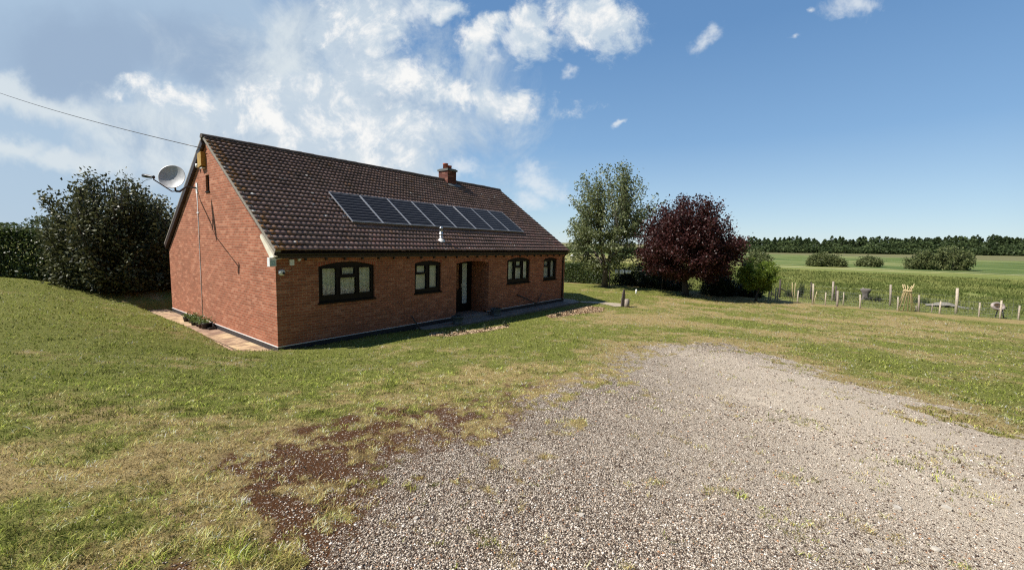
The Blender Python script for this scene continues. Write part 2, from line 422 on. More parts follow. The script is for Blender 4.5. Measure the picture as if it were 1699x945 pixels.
def vcol_mat(name, rough=.8, trans=0., spec=.3):
    m, nt, out = new_mat(name); b = NB(nt)
    a = b.attr('tint'); col = a.outputs['Color']
    p = b.n('ShaderNodeBsdfPrincipled', {'Base Color':col,'Roughness':rough,'Specular IOR Level':spec})
    sh = p.outputs[0]
    if trans:
        t = b.n('ShaderNodeBsdfTranslucent', {'Color':col}); sh = b.n('ShaderNodeMixShader',{0:trans,1:sh,2:t.outputs[0]}).outputs[0]
    nt.links.new(sh, out.inputs[0]); return m
M['grass'] = vcol_mat('grass_blade', .7, .3, .08)
M['pebble'] = vcol_mat('gravel_stone', .85)

# ------------------------------------------------------------------ ground masks in world metres
GRAVEL_PX = [(500,944),(560,870),(640,805),(720,765),(800,705),(860,655),(930,622),(1010,590),(1060,572),(1150,562),(1230,572),(1330,597),(1450,640),(1560,668),(1698,705)]
GP = [ground_at(*p) for p in GRAVEL_PX]
GPOLY = np.array([(p.x,p.y) for p in GP]+[(GP[-1].x+3,GP[-1].y-5),(2,-22),(-7,-18),(GP[0].x-.8,GP[0].y-1.2)])
SOIL_PX = [(375,944),(360,870),(440,790),(540,735),(640,700),(720,668),(800,632),(860,622),(890,640),(870,690),(840,735),(790,790),(690,850),(560,944)]
SAND = np.array([(p.x,p.y) for p in [ground_at(*p) for p in [(1120,575),(1330,605),(1560,670),(1698,705),(1698,944),(1330,944),(1230,840),(1170,720)]]])
SAND[4]+=(0,-2); SAND[5]+=(-.3,-2)
SP = np.array([(p.x,p.y) for p in [ground_at(*p) for p in SOIL_PX]])
SP[0] += (-.5,-1.); SP[-1] += (.1,-1.)
def sdist(poly, x, y):
    n = len(poly); d = np.full(x.shape, 1e9); ins = np.zeros(x.shape, bool)
    for i in range(n):
        ax, ay = poly[i]; bx, by = poly[(i+1)%n]
        ex, ey = bx-ax, by-ay; L = ex*ex+ey*ey+1e-12
        t = np.clip(((x-ax)*ex+(y-ay)*ey)/L,0,1)
        d = np.minimum(d, np.hypot(x-ax-t*ex, y-ay-t*ey))
        c = ((ay > y) != (by > y)) & (x < ex*(y-ay)/(ey if abs(ey)>1e-12 else 1e-12)+ax)
        ins ^= c
    return np.where(ins, -d, d)
BEDS = [np.array([(p.x,p.y) for p in [ground_at(*q) for q in L]]) for L in (
    [(715,552),(760,550),(800,545),(845,538),(842,543),(800,551),(745,558),(712,557)],
    [(905,524),(940,514),(975,507),(1003,510),(1000,517),(960,521),(915,528)])]
def masks(x, y):
    wx = x+(fbm(x*.8,y*.8,11,3)-.5)*1.1; wy = y+(fbm(x*.8,y*.8,23,3)-.5)*1.1
    dg = sdist(GPOLY, wx, wy); ds = sdist(SP, wx, wy)
    near = np.exp(-((x+1.5)**2+(y+8)**2)/24.)
    tuft = .45*fbm(x*4.6,y*4.6,41,3)+.27*fbm(x*1.5+5,y*1.5,43,3)+.28*vnoise(x*13,y*13,47)
    G0 = np.clip(.5-dg/(.8+1.3*near),0,1)
    S0 = np.clip(.90-np.maximum(ds,-.3)/1.6,0,1)*(.46+.54*np.exp(-((x+3.2)**2+(y+8.4)**2)/5.5))
    cover = sstep(-.08,.10,tuft-(.22+.285*np.maximum(S0,0)+.26*G0*(1+.6*(dg<-.9))))   # 1 where turf still holds
    masks.cover = cover
    G = np.clip(G0*(1-.8*cover*(dg>-1.5)),0,1); S = np.clip(S0*1.15,0,1)*(1-.75*cover)
    D = .26+.50*np.exp(-np.maximum(dg,0)/1.1)+.85*(fbm(x*.5,y*.5,51,4)-.45)+.8*(fbm(x*2.3,y*2.3,57,3)-.5)+.5*(fbm(x*6,y*6,58,2)-.5)+.30*S0
    D += .20*sstep(6,12,x)*sstep(-2,-5,y)+.8*(fbm(x*.9,y*.22,63,3)-.47)*sstep(6,12,x)+.35*sstep(25.2,26.6,x)
    D -= .25*sstep(-1.5,-4,x)*sstep(-5,-2,y)
    D -= .25*np.exp(-np.abs(y+1.2)/1.0)*((x>-1)&(x<16))
    for bd in BEDS:
        db = sdist(bd, x, y); bm_=np.clip(.5-db/.25,0,1); S = np.maximum(S, bm_*.9); masks.cover=masks.cover*(1-bm_)
    D = D-.06
    masks.sandy = np.clip(.5-sdist(SAND,wx,wy)/3.2,0,1)
    return G, S, np.clip(D,0,1), sstep(26.3,28.5,x+(fbm(x*.7,y*.7,61,3)-.5)*1.2)

# ------------------------------------------------------------------ ground sheet (graded grid)
def axis(segs):
    out = []
    for a,b,st in segs: out += list(np.arange(a,b-1e-6,st))
    return np.array(out+[segs[-1][1]])
xs = axis([(-3000,-600,400),(-600,-100,60),(-100,-24,9),(-24,-9,.8),(-9,6.,.075),(6.,13,.14),(13,30,.3),(30,60,1.5),(60,160,5),(160,420,13),(420,1000,60),(1000,4000,500)])
ys = axis([(-3000,-600,400),(-600,-100,60),(-100,-30,6),(-30,-17,.5),(-17,-1,.075),(-1,11,.14),(11,22,.5),(22,60,2.5),(60,200,10),(200,800,50),(800,4000,400)])
X, Y = np.meshgrid(xs, ys, indexing='ij'); Z = terrain(X, Y)
Gm, Sm, Dm, Fm = masks(X, Y); SAm = masks.sandy
Fm = np.maximum(Fm, sstep(24,40,Y)*sstep(20,26,X))
V = np.c_[X.ravel(),Y.ravel(),Z.ravel()]
nx, ny = X.shape
I = np.arange(nx*ny).reshape(nx,ny)
Q = np.stack([I[:-1,:-1],I[1:,:-1],I[1:,1:],I[:-1,1:]],-1).reshape(-1,4)
gq = ((Gm[:-1,:-1]+Gm[1:,1:])*.5).ravel(); xq = ((X[:-1,:-1]+X[1:,1:])*.5).ravel()
cat = np.where(xq > 27.2, 2, np.where(gq > .5, 1, 0))
COL = np.c_[Gm.ravel(),Sm.ravel(),Dm.ravel(),Fm.ravel()]
for k,nm in enumerate(('lawn','gravel_drive','field')):
    q = Q[cat==k]; u, inv = np.unique(q, return_inverse=True)
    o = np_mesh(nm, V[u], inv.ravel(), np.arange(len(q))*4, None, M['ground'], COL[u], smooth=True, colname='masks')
    at_=o.data.color_attributes.new('sandy','FLOAT_COLOR','POINT'); sv=SAm.ravel()[u]; at_.data.foreach_set('color', np.repeat(sv[:,None],4,1).astype(np.float32).ravel())
    tag(o, kind='structure')

# ------------------------------------------------------------------ the bungalow
L, W = 14.73, 9.52
EZ, EO, RZ = 2.55, .232, 6.08            # eave tile edge height and overhang, ridge height
AN = math.atan2(RZ-EZ, W/2+EO); CA, SA = math.cos(AN), math.sin(AN)
SL = math.hypot(RZ-EZ, W/2+EO)
OV = .09
house = thing('bungalow', 'red brick bungalow with brown pantiled gable roof and dark brown windows', 'house')
WT = 2.37                                  # top of side walls
def arch(x0, x1, z0, z1, rise, n=12):
    c = (x0+x1)/2; h = (x1-x0)/2
    pts = [(x0,z0),(x1,z0)]
    for i in range(n+1):
        t = 1-2*i/n; pts.append((c+h*t, z1+rise*(1-t*t)))
    return pts
WIN = [(1.14,2.955,1.05,2.10,.13,3),(4.565,5.785,1.05,2.115,.085,2),(9.74,11.49,1.06,2.125,.13,3),(12.68,13.92,1.07,2.135,.085,2)]
PX0, PX1, PZT = 6.58, 8.49, 2.06
holes = [arch(a,b,c,d,r) for a,b,c,d,r,_ in WIN]
porch = arch(PX0,PX1,-.1,PZT,.09)
outer = [(0,-.0),(PX0,-.0)]+[(p[0],max(p[1],0)) for p in [(PX0,0)]]
# front wall outline goes round the porch opening
arc_up = [p for p in porch[2:]][::-1]      # from left spring to right spring
outer = [(0,0),(PX0,0)]+arc_up+[(PX1,0),(L,0),(L,WT),(0,WT)]
T = .28
wall = plate(outer, holes, 0, T, lambda u,v,d: (u,d,v))
# back wall and gables
MB().box((T,W-T,0),(L-T,W,WT)).build('wall', M['brick'], house)
gz_top = EZ+SA/CA*(W/2+EO)-.16
def gable(x0, x1, hole=None):
    o = [(0,0),(W,0),(W,WT-.02),(W/2,gz_top),(0,WT-.02)]
    return plate(o, [hole] if hole else [], x0, x1, lambda u,v,d: (d,u,v))
gh = [(4.60,4.34),(4.93,4.34),(4.93,4.87),(4.60,4.87)]
g1 = gable(0,T,gh); g2 = gable(L-T,L)
# gable walls keep the true corner; the front wall starts just inside them
wall.v = [(min(max(x,.0015),L-.0015), y, z) for x,y,z in wall.v]
wall.v = [(x, y if abs(y) > 1e-6 else -.002, z) for x,y,z in wall.v]
o = wall.build('wall', M['brick'], house); fix_normals(o)
for g in (g1,g2): fix_normals(g.build('gable_wall', M['brick'], house))
# porch recess: side returns, back, soffit, floor
mb = MB()
RD = 1.0
mb.box((PX0-.11,T,-.1),(PX0,RD,2.4)); mb.box((PX1,T,-.1),(PX1+.11,RD,2.4)); mb.box((PX0-.11,RD,-.1),(PX1+.11,RD+.1,2.4))
mb.box((PX1-.0,-.0,0),(PX1+.001,T,.01))
o = mb.build('porch_wall', M['brick'], house)
o = MB().box((PX0,T,2.14),(PX1,RD,2.2)).build('porch_ceiling', M['cream'], house)
o = MB().box((PX0-.0,-.12,-.2),(PX1,RD,-.06)).build('porch_step', M['concrete'], house)
# plinth and pale damp course line
def ring(z0, z1, off, skip=True):
    mb = MB()
    mb.box((-off,-off,z0),(PX0,T*.5,z1)); mb.box((PX1,-off,z0),(L+off,T*.5,z1))
    mb.box((-off,T*.5,z0),(T*.5,W+off,z1)); mb.box((L-T*.5,T*.5,z0),(L+off,W+off,z1)); mb.box((T*.5,W-T*.5,z0),(L-T*.5,W+off,z1))
    return mb
ring(-.45,-.014,.006).build('plinth', M['plinth'], house)
ring(-.0135,.0085,.016).build('damp_course', M['dpc'], house)

# windows
def window(x0,x1,z0,z1,rise,kind):
    w, h = x1-x0, z1-z0
    ou = arch(x0+.004,x1-.004,z0+.02,z1-.004,rise-.004)
    X_ = lambda f: x0+w*f
    Z_ = lambda f: z1-h*f
    if kind == 3:
        panes = [(.075,.305,.06,.80),(.405,.635,.05,.235),(.375,.66,.335,.80),(.72,.945,.06,.80)]
    else:
        panes = [(.10,.43,.10,.33),(.06,.46,.42,.93),(.575,.89,.10,.90)]
        panes = [(a,b,c*.88,d*.93) for a,b,c,d in panes]
    rects = [(X_(a),X_(b),Z_(d)-.0,Z_(c)) for a,b,c,d in panes]
    fr = plate(ou, [[(a,c),(b,c),(b,d),(a,d)] for a,b,c,d in rects], .055, .125, lambda u,v,d: (u,d,v))
    wo = fr.build('window', M['frame'], house); fix_normals(wo)
    # raised casement rims
    rim = MB()
    for a,b,c,d in rects:
        e = .035
        o2 = [(a-e,c-e),(b+e,c-e),(b+e,d+e),(a-e,d+e)]
        r = plate(o2, [[(a,c),(b,c),(b,d),(a,d)]], .038, .0545, lambda u,v,dd: (u,dd,v))
        bs = len(rim.v); rim.v += r.v; rim.f += [tuple(bs+i for i in f) for f in r.f]; rim.mi += r.mi
    ro = rim.build('casement', M['frame'], wo); fix_normals(ro)
    for a,b,c,d in rects:
        MB().box((a-.004,.085,c-.004),(b+.004,.091,d+.004)).build('pane', M['glass'], wo)
    MB().box((x0-.03,-.045,z0-.03),(x1+.03,.05,z0+.018)).build('sill', M['frame'], wo)
    # brick arch over the opening
    n = 22; c = (x0+x1)/2; hw = w/2+.05
    am = MB(); vs = []
    for i in range(n+1):
        t = -1+2*i/n; xx = c+hw*t; zz = z1+rise*(1-(xx-c)**2/(w/2)**2)
        vs += [(xx,-.007,zz+.002),(xx,-.007,zz+.105),(xx,.02,zz+.002),(xx,.02,zz+.105)]
    fs = []
    for i in range(n):
        k = 4*i; fs += [(k,k+4,k+5,k+1),(k+2,k,k+1+0,k+3)[:0] or (k+1,k+5,k+7,k+3),(k,k+2,k+6,k+4)]
    fs += [(0,1,3,2),(4*n,4*n+2,4*n+3,4*n+1)]
    am.add(vs,fs); ao = am.build('brick_arch', M['soldier'], house); fix_normals(ao)
for wv in WIN: window(*wv)
# arch over the porch
n = 24; c = (PX0+PX1)/2; hw = (PX1-PX0)/2+.06; vs=[]; fs=[]
for i in range(n+1):
    t=-1+2*i/n; xx=c+hw*t; zz=PZT+.09*(1-(xx-c)**2/((PX1-PX0)/2)**2)
    vs += [(xx,-.007,zz+.002),(xx,-.007,zz+.105),(xx,.02,zz+.002),(xx,.02,zz+.105)]
for i in range(n):
    k=4*i; fs += [(k,k+4,k+5,k+1),(k+1,k+5,k+7,k+3),(k,k+2,k+6,k+4)]
fix_normals(MB().add(vs,fs).build('brick_arch', M['soldier'], house))
# curtains behind the glass
def curtain(x0,x1,z0,z1,y,label,mat='curtain',wav=16,amp=.022):
    N = int((x1-x0)*60); vs=[]; fs=[]
    for i in range(N+1):
        x = x0+(x1-x0)*i/N; yy = y+amp*math.sin(x*wav*2)+.5*amp*math.sin(x*wav*4.7+1)
        zb = z0+.03*math.sin(x*11)
        vs += [(x,yy,zb),(x,yy,z1)]
    fs = [(2*i,2*i+2,2*i+3,2*i+1) for i in range(N)]
    o = MB().add(vs,fs).build('net_curtain', M[mat], None, True)
    tag(o,label,'curtain','net curtains behind the windows'); return o
curtain(1.2,2.9,1.08,2.2,.16,'white lace net curtain in the large three light window nearest the gable corner')
curtain(4.62,5.73,1.08,2.2,.15,'plain pale net curtain in the window left of the porch','plain_curtain',wav=9,amp=.008)
curtain(9.8,11.43,1.1,2.22,.16,'pale net curtain in the three light window right of the porch','plain_curtain')
curtain(12.72,13.88,1.1,2.22,.16,'pale net curtain in the small window beside the downpipe','plain_curtain')
# room box so the windows look into dim rooms
mb = MB()
for a,b in ((.3,6.4),(8.7,L-.3)):
    vs=[(a,T+.002,.02),(b,T+.002,.02),(b,4,.02),(a,4,.02),(a,T+.002,2.36),(b,T+.002,2.36),(b,4,2.36),(a,4,2.36)]
    mb.add(vs,[(0,1,2,3),(4,7,6,5),(1,5,6,2),(2,6,7,3),(3,7,4,0)])
mb.build('room_lining', M['room'], house)
# door in the porch
dz0 = -.06
ou = [(7.18,dz0),(8.44,dz0),(8.44,2.135),(7.18,2.135)]
pr = [(7.86,8.17,.28,2.0),(7.30,7.72,.9,1.95)]
dr = plate(ou, [[(a,c),(b,c),(b,d),(a,d)] for a,b,c,d in pr], RD-.06, RD-.002, lambda u,v,d:(u,d,v)).build('door', M['frame'], house); fix_normals(dr)
for a,b,c,d in pr: MB().box((a-.004,RD-.036,c-.004),(b+.004,RD-.03,d+.004)).build('pane', M['glass'], dr)
MB().box((7.76,RD-.1,1.0),(7.80,RD-.062,1.14)).build('handle', M['steel'], dr)
mb = MB(); 
for i in range(9):
    mb.box((7.84+i*.04,RD-.028+.008*(i%2),.2),(7.876+i*.04,RD-.018+.008*(i%2),2.04))
o = mb.build('door_curtain', principled('door_cloth',(.88,.90,.93),.9,var=.02), None); tag(o,'pale blue white curtain hanging behind the narrow porch door pane','curtain')

# roof: front and back slopes of overlapping wavy tiles
ROWS, WAVE, SEG = 26, .15, 6
def slope(front, seg):
    nw = int(round((L+2*OV)/WAVE)); n = nw*seg; gauge = SL/ROWS
    xs_ = -OV+np.arange(n+1)*(L+2*OV)/n
    ph = np.arange(n+1)/seg
    wv = (0.5-0.5*np.cos(2*np.pi*ph))**.8*.019
    V=[]; F=[]; COLS=[]
    nt_ = nw//1+1
    for r in range(ROWS):
        s0 = r*gauge; s1 = (r+1)*gauge+.012
        rj = rng.normal(0,.0035,nt_); sj = rng.normal(0,.005,nt_)
        ti = np.minimum((ph).astype(int), nt_-1)
        low = .050+rj[ti]; top = .004
        rows = [(s0+sj[ti], low-.030+wv*.7), (s0+sj[ti], low+wv), (np.full(n+1,s1), top+wv)]
        b = sum(len(v) for v in V)
        for s_,h_ in rows:
            y = -EO+s_*CA-h_*SA; z = EZ+s_*SA+h_*CA
            if not front: y = W-y
            V.append(np.c_[xs_,y,z])
        i = np.arange(n)
        for k in range(2):
            a = b+k*(n+1)+i; q = np.stack([a,a+1,a+n+2,a+n+1],-1)
            if not front: q = q[:,::-1]
            F.append(q)
            tt = ti[:-1]
            hsh = _hash(tt.astype(float), np.full(len(tt),float(r)), 5 if front else 9)
            h2 = _hash(tt.astype(float), np.full(len(tt),float(r)), 77); h3 = _hash(tt.astype(float), np.full(len(tt),float(r)), 99)
            tone = .25+.6*(hsh-.5)+.35*(1-r/ROWS)+.3*(fbm(tt*.09,np.full(len(tt),r*.13),8,3)-.5)+.15*sstep(40,95,tt)
            lich = np.where((tt < 2) & (h2 > .35), .9, np.where((tt < 5)&(h2>.75),.6, np.where(h2 > .965,.45,0)))
            wht = np.where(h3 > .93, .85, np.where(h3>.8,.35,0))
            if k == 0: wht = wht*.3
            COLS.append(np.c_[np.clip(tone,0,1),lich,wht,np.ones(len(tt))])
    V=np.concatenate(V); F=np.concatenate(F); COLS=np.concatenate(COLS)
    me = bpy.data.meshes.new('roof'); me.vertices.add(len(V)); me.vertices.foreach_set('co',V.astype(np.float32).ravel())
    me.loops.add(F.size); me.loops.foreach_set('vertex_index',F.astype(np.int32).ravel())
    me.polygons.add(len(F)); me.polygons.foreach_set('loop_start',(np.arange(len(F))*4).astype(np.int32)); me.update(calc_edges=True)
    a = me.color_attributes.new('tilecol','FLOAT_COLOR','CORNER'); a.data.foreach_set('color', np.repeat(COLS,4,axis=0).astype(np.float32).ravel())
    return link_mesh('roof', me, M['tile'], house)
slope(True,SEG); slope(False,3)
# roof deck just below the tiles (closes the gaps and shades the loft)
def deck(front):
    vs=[]
    for s_,h_ in ((.02,-.03),(SL-.02,-.03),(SL-.02,-.09),(.02,-.09)):
        y=-EO+s_*CA-h_*SA; z=EZ+s_*SA+h_*CA
        if not front: y=W-y
        vs += [(-OV+.015,y,z),(L+OV-.015,y,z)]
    return vs
mb = MB()
for fr in (True,False): mb.add(deck(fr),[(0,1,3,2),(2,3,5,4),(4,5,7,6),(6,7,1,0),(0,2,4,6),(1,7,5,3)])
fix_normals(mb.build('roof_deck', M['fascia'], house))
# ridge tiles
mb = MB(); seg=.45; k=0; x=-OV-.03
while x < L+OV:
    x1=min(x+seg,L+OV+.02); vs=[]; fs=[]; nn=8
    for e,xx in enumerate((x,x1)):
        r_=.125+.006*e+random.uniform(-.004,.004); dz=random.uniform(-.006,.006)
        for i in range(nn+1):
            a=PI*(i/nn)*1.1-PI*.05; vs.append((xx,W/2-r_*math.cos(a),RZ-.03+dz+r_*.85*math.sin(a)))
        vs.append((xx,W/2,RZ-.06))
    m_=nn+2
    for i in range(nn+1): fs.append((i,i+1,m_+i+1,m_+i))
    fs += [tuple(range(m_)),tuple(range(m_,2*m_))[::-1]]
    mb.add(vs,fs); x=x1+.004
fix_normals(mb.build('ridge', M['ridge'], house))
# verge mortar on the gable ends (front slope) and barge board (back slope)
def verge(name, mat, front, x0, x1, h0, h1, s0=0., s1=SL):
    mb=MB(); vs=[]
    for s_ in (s0,s1):
        for h_ in (h0,h1):
            y=-EO+s_*CA-h_*SA; z=EZ+s_*SA+h_*CA
            if not front: y=W-y
            vs += [(x0,y,z),(x1,y,z)]
    mb.add(vs,[(0,1,3,2),(4,6,7,5),(0,2,6,4),(1,5,7,3),(0,4,5,1),(2,3,7,6)])
    return fix_normals(mb.build(name,mat,house))
verge('verge', M['mortar'], True, -OV-.004, .05, -.05, .03, .0, SL-.05)
verge('verge', M['mortar'], True, L-.05, L+OV+.004, -.05, .03, .0, SL-.05)
verge('bargeboard', M['fascia'], False, -OV-.014, -.002, -.21, -.032, .05, SL-.16)
verge('verge', M['mortar'], False, -OV-.006, .05, -.029, .028, .0, SL-.05)
verge('bargeboard', M['fascia'], False, L+.002, L+OV+.014, -.21, -.032, .05, SL-.16)
# cream box end at the foot of the front verge
fb = plate([(-.20,2.40),(.02,2.335),(.62,2.90),(.55,2.98)], [], -OV-.02, -.003, lambda u,v,d:(d,u,v)).build('eave_box_end', M['cream'], house); fix_normals(fb)
# fascia, soffit, gutter
MB().box((-OV+.02,-.15,2.36),(L+OV-.02,-.128,2.535)).build('fascia', M['fascia'], house)
MB().box((0,-.127,2.358),(L,.0,2.372)).build('soffit', M['fascia'], house)
MB().box((-OV+.02,W+.128,2.36),(L+OV-.02,W+.15,2.535)).build('fascia', M['fascia'], house)
gut=MB(); vs=[]; fs=[]; nn=10
for xx in (-OV-.0,L+OV+.0):
    for i in range(nn+1):
        a=PI+PI*i/nn; vs.append((xx,-.212+.058*math.cos(a),2.485+.058*math.sin(a)))
    for i in range(nn+1):
        a=2*PI-PI*i/nn; vs.append((xx,-.212+.053*math.cos(a),2.485+.053*math.sin(a)))
m_=2*(nn+1)
for i in range(m_): fs.append((i,(i+1)%m_,m_+(i+1)%m_,m_+i))
fs += [tuple(range(m_))[::-1],tuple(range(m_,2*m_))]
fix_normals(gut.add(vs,fs).build('gutter', M['gutter'], house))
for i in range(24):
    x=.75+i*.58
    MB().box((x,-.075,2.285),(x+.05,-.003,2.357)).build('eave_bracket', M['fascia'], house)
dp=MB().tube([(14.5,-.212,2.43),(14.5,-.2,2.36),(14.5,-.05,2.22),(14.5,-.045,1.8),(14.5,-.045,.02),(14.5,-.12,-.08)],.034,12).build('downpipe', M['gutter'], house, True)
for z in (1.95,1.0,.15): MB().box((14.455,-.09,z),(14.545,-.002,z+.05)).build('pipe_clip', M['gutter'], dp)
# chimney
ch=MB().box((10.28,4.42,5.5),(10.88,5.10,6.52)).build('chimney', M['chimney_brick'], house)
mb=MB(); mb.box((10.23,4.37,6.521),(10.93,5.15,6.61)); mb.box((10.28,4.42,6.611),(10.88,5.10,6.645))
mb.build('chimney_cap', M['lead'], ch)
for (x,y,h_) in ((10.44,4.76,.27),(10.72,4.78,.20)):
    MB().lathe([(.0,.0),(.13,0),(.125,h_*.75),(.14,h_*.78),(.14,h_),(.105,h_),(.10,h_*.3),(0,h_*.3)],18,(x,y,6.646)).build('chimney_pot', M['pot'], ch, True)
def roofpt(x, s_, h_): return Vector((x,-EO+s_*CA-h_*SA,EZ+s_*SA+h_*CA))
mb=MB()
for a,b_,c_,d_ in ((10.2,11.06,5.42,5.62),): 
    vs=[roofpt(a,c_,.05),roofpt(b_,c_,.05),roofpt(b_,d_,.06),roofpt(a,d_,.06)]; vs+= [v+Vector((0,-.01,.012)) for v in vs]
    mb.add(vs,[(0,1,2,3),(4,7,6,5),(0,4,5,1),(1,5,6,2),(2,6,7,3),(3,7,4,0)])
mb.build('flashing', M['lead'], ch)
# flue pipe through the tiles
fp=roofpt(6.02,.62,.03)
fl=MB().tube([fp+Vector((0,0,-.1)),fp+Vector((0,0,.22))],.055,16).build('flue', M['steel'], house, True)
MB().lathe([(.0,.22),(.075,.22),(.075,.25),(.062,.25),(.062,.43),(.075,.43),(.07,.47),(.03,.52),(0,.53)],16,fp).build('cowl', M['steel'], fl, True)
MB().lathe([(.15,-.06),(.13,.03),(.06,.06),(.055,.1)],16,fp).build('flashing', M['dpc'], fl, True)
# slot window in the gable
gw=plate([(4.602,4.342),(4.928,4.342),(4.928,4.868),(4.602,4.868)],[[(4.66,4.41),(4.87,4.41),(4.87,4.80),(4.66,4.80)]],.06,.12,lambda u,v,d:(d,u,v)).build('window', M['frame'], house); fix_normals(gw)
MB().box((.085,4.655,4.405),(.091,4.875,4.805)).build('pane', M['glass'], gw)
MB().box((-.03,4.58,4.312),(.055,4.95,4.345)).build('sill', M['frame'], gw)
MB().box((.20,4.62,4.36),(.205,4.91,4.86)).build('blind', M['cloth'], gw)

# ------------------------------------------------------------------ solar panels (eight, each its own thing)
RM = Matrix(((1,0,0),(0,CA,-SA),(0,SA,CA)))
PWID, PLEN = 1.152, 1.775
def make_panel():
    r=thing('solar_panel','','solar panel',group='solar panels in a row on the roof')
    fr=plate([(0,0),(PWID,0),(PWID,PLEN),(0,PLEN)],[[(.02,.02),(PWID-.02,.02),(PWID-.02,PLEN-.02),(.02,PLEN-.02)]],-.035,.005,lambda u,v,d:(u,v,d)).build('frame',M['alu'],r); fix_normals(fr)
    MB().box((.019,.019,-.02),(PWID-.019,PLEN-.019,-.002)).build('cells',M['solar'],r)
    return r
ordn=['first solar panel from the left, nearest the gable','second solar panel from the left in the roof row','third solar panel from the left in the roof row','fourth solar panel from the left, left of the flue','fifth solar panel from the left, right above the flue','sixth solar panel from the left in the roof row','seventh solar panel from the left, last but one','eighth solar panel, at the right end of the row']
proto=make_panel()
for i in range(8):
    if i==0: r=proto
    else:
        r=proto.copy(); C.objects.link(r)
        for ch_ in list(proto.children):
            c_=ch_.copy(); C.objects.link(c_); c_.parent=r
    r.location=roofpt(2.76+i*1.174,1.43,.125+random.uniform(-.004,.004)); r.rotation_euler=(AN+random.uniform(-.004,.004),0,0); r['label']=ordn[i]
for s_,nm in ((1.43+.38,'lower aluminium rail under the solar panels, two tile rows above their bottom edge'),(1.43+1.40,'upper aluminium rail under the solar panels near their top edge')):
    a=roofpt(2.62,s_,.07); b_=roofpt(12.28,s_,.07)
    o=MB().tube([a,b_],.02,6).build('mounting_rail',M['alu']); tag(o,nm,'rail','solar mounting rails')
    for k in range(9):
        p=roofpt(2.66+k*1.19,s_,.035); MB().box((p.x-.02,p.y-.02,p.z-.04),(p.x+.02,p.y+.02,p.z+.03)).build('roof_hook',M['alu'],o)

# ------------------------------------------------------------------ things on the gable wall
DP=on_plane(285,293,0,-.85); BK=on_plane(327,312,0,0.); LN=at(250,293,float((on_plane(250,293,0,-1.62)-CAM)@BF))
dish=thing('satellite_dish','round grey satellite dish on long wall arm beside the gable','satellite dish',tuple(BK))
bk=Vector(BK); dp_=Vector(DP)-bk; ln=Vector(LN)-bk
dirf=Vector((-.52,-.78,.34)).normalized()
Rm=dirf.to_track_quat('Z','Y').to_matrix().to_4x4()
RD_=18.8*float((DP-CAM)@BF)/FPX/.46
Md=Matrix.Translation(dp_)@Rm@Matrix.Diagonal((RD_,RD_*1.12,RD_,1))
prof=[(0,-.10)]+[(.44*k/10,-.10+.10*(k/10)**2) for k in range(1,11)]+[(.46,.005),(.455,-.012)]+[(.44*k/10,-.115+.10*(k/10)**2) for k in range(10,-1,-1)]
MB().lathe(prof,40,(0,0,0),Md).build('reflector',M['dishgrey'],dish,True)
low=Md@Vector((0,0,-.11)); 
br_=dp_+Vector((0.10,.08,-.43))
MB().tube([Vector((-.02,0,0)),Vector((-.30,-.03,.02)),Vector((br_.x+.1,br_.y,br_.z)),br_],[.028,.028,.032,.032],10).build('wall_arm',M['darkmetal'],dish,True)
MB().tube([br_,low+Vector((.02,.02,-.1)),low],.026,8).build('back_bracket',M['darkmetal'],dish,True)
MB().box((-.02,-.08,-.17),(-.001,.08,.17)).build('wall_plate',M['white'],dish)
rimlow=dp_+Vector((-.03,-.06,-.46))
MB().tube([br_,rimlow,ln+Vector((.06,0,-.07))],.016,8).build('feed_arm',M['darkmetal'],dish,True)
ldir=(dp_-ln).normalized(); 
hl=at(237,291,float((Vector(LN)-Vector(CAM)).dot(Vector(BF)))); hr_=at(255,294,float((Vector(LN)-Vector(CAM)).dot(Vector(BF))))
hl=Vector(hl)-bk; hr_=Vector(hr_)-bk
MB().tube([hl,hl*.6+hr_*.4,hr_*.9+hl*.1,hr_],[.045,.05,.03,.05],12).build('feed_head',M['darkmetal'],dish,True)
MB().tube([ln+Vector((.02,0,-.06)),ln+Vector((-.1,.02,-.1)),ln+Vector((-.22,.05,-.22))],.007,6).build('cable_loop',M['black'],dish,True)
wc=MB().tube([(-.012,5.80,4.36),(-.012,5.805,3.0),(-.012,5.83,1.5),(-.012,5.86,.1)],.011,6).build('wall_cable',M['white'],None,True)
tag(wc,'white cable running straight down the brick gable below the dish','cable')
MB().box((-.02,5.70,3.68),(-.001,5.92,3.71)).build('cable_clip',M['white'],wc)
ab=thing('alarm_box','yellow box fixed high on the gable under the roof apex','alarm box',(-.003,5.0,5.38))
plate([(-.17,-.21),(.17,-.26),(.17,.17),(-.17,.22)],[],-.13,0,lambda u,v,d:(d,u,v)).build('housing',M['amber'],ab)
fix_normals(ab.children[0])
MB().box((-.11,.172,-.20),(-.02,.19,.20)).build('side_panel',M['cream'],ab)
MB().box((-.10,-.10,-.30),(-.0,.10,-.262)).build('base',M['white'],ab)
ww=thing('wall_sensor','small white sensor on the gable beside the yellow box','sensor',(-.003,5.45,5.2))
MB().lathe([(0,-.05),(.05,-.05),(.06,0),(.05,.07),(0,.08)],12,(-.06,0,0)).build('sensor_body',M['white'],ww,True)
# overhead cable
p0=Vector(on_plane(336,246,0,-.1)); p1=Vector(at(-40,140,26))
pts=[]
for i in range(25):
    t=i/24; p=p0.lerp(p1,t); p.z-=1.6*t*(1-t)*.45; pts.append(p)
o=MB().tube(pts,.014,6).build('overhead_cable',M['black'],None,True); tag(o,'thin dark overhead cable running from the gable apex off to the left','cable')
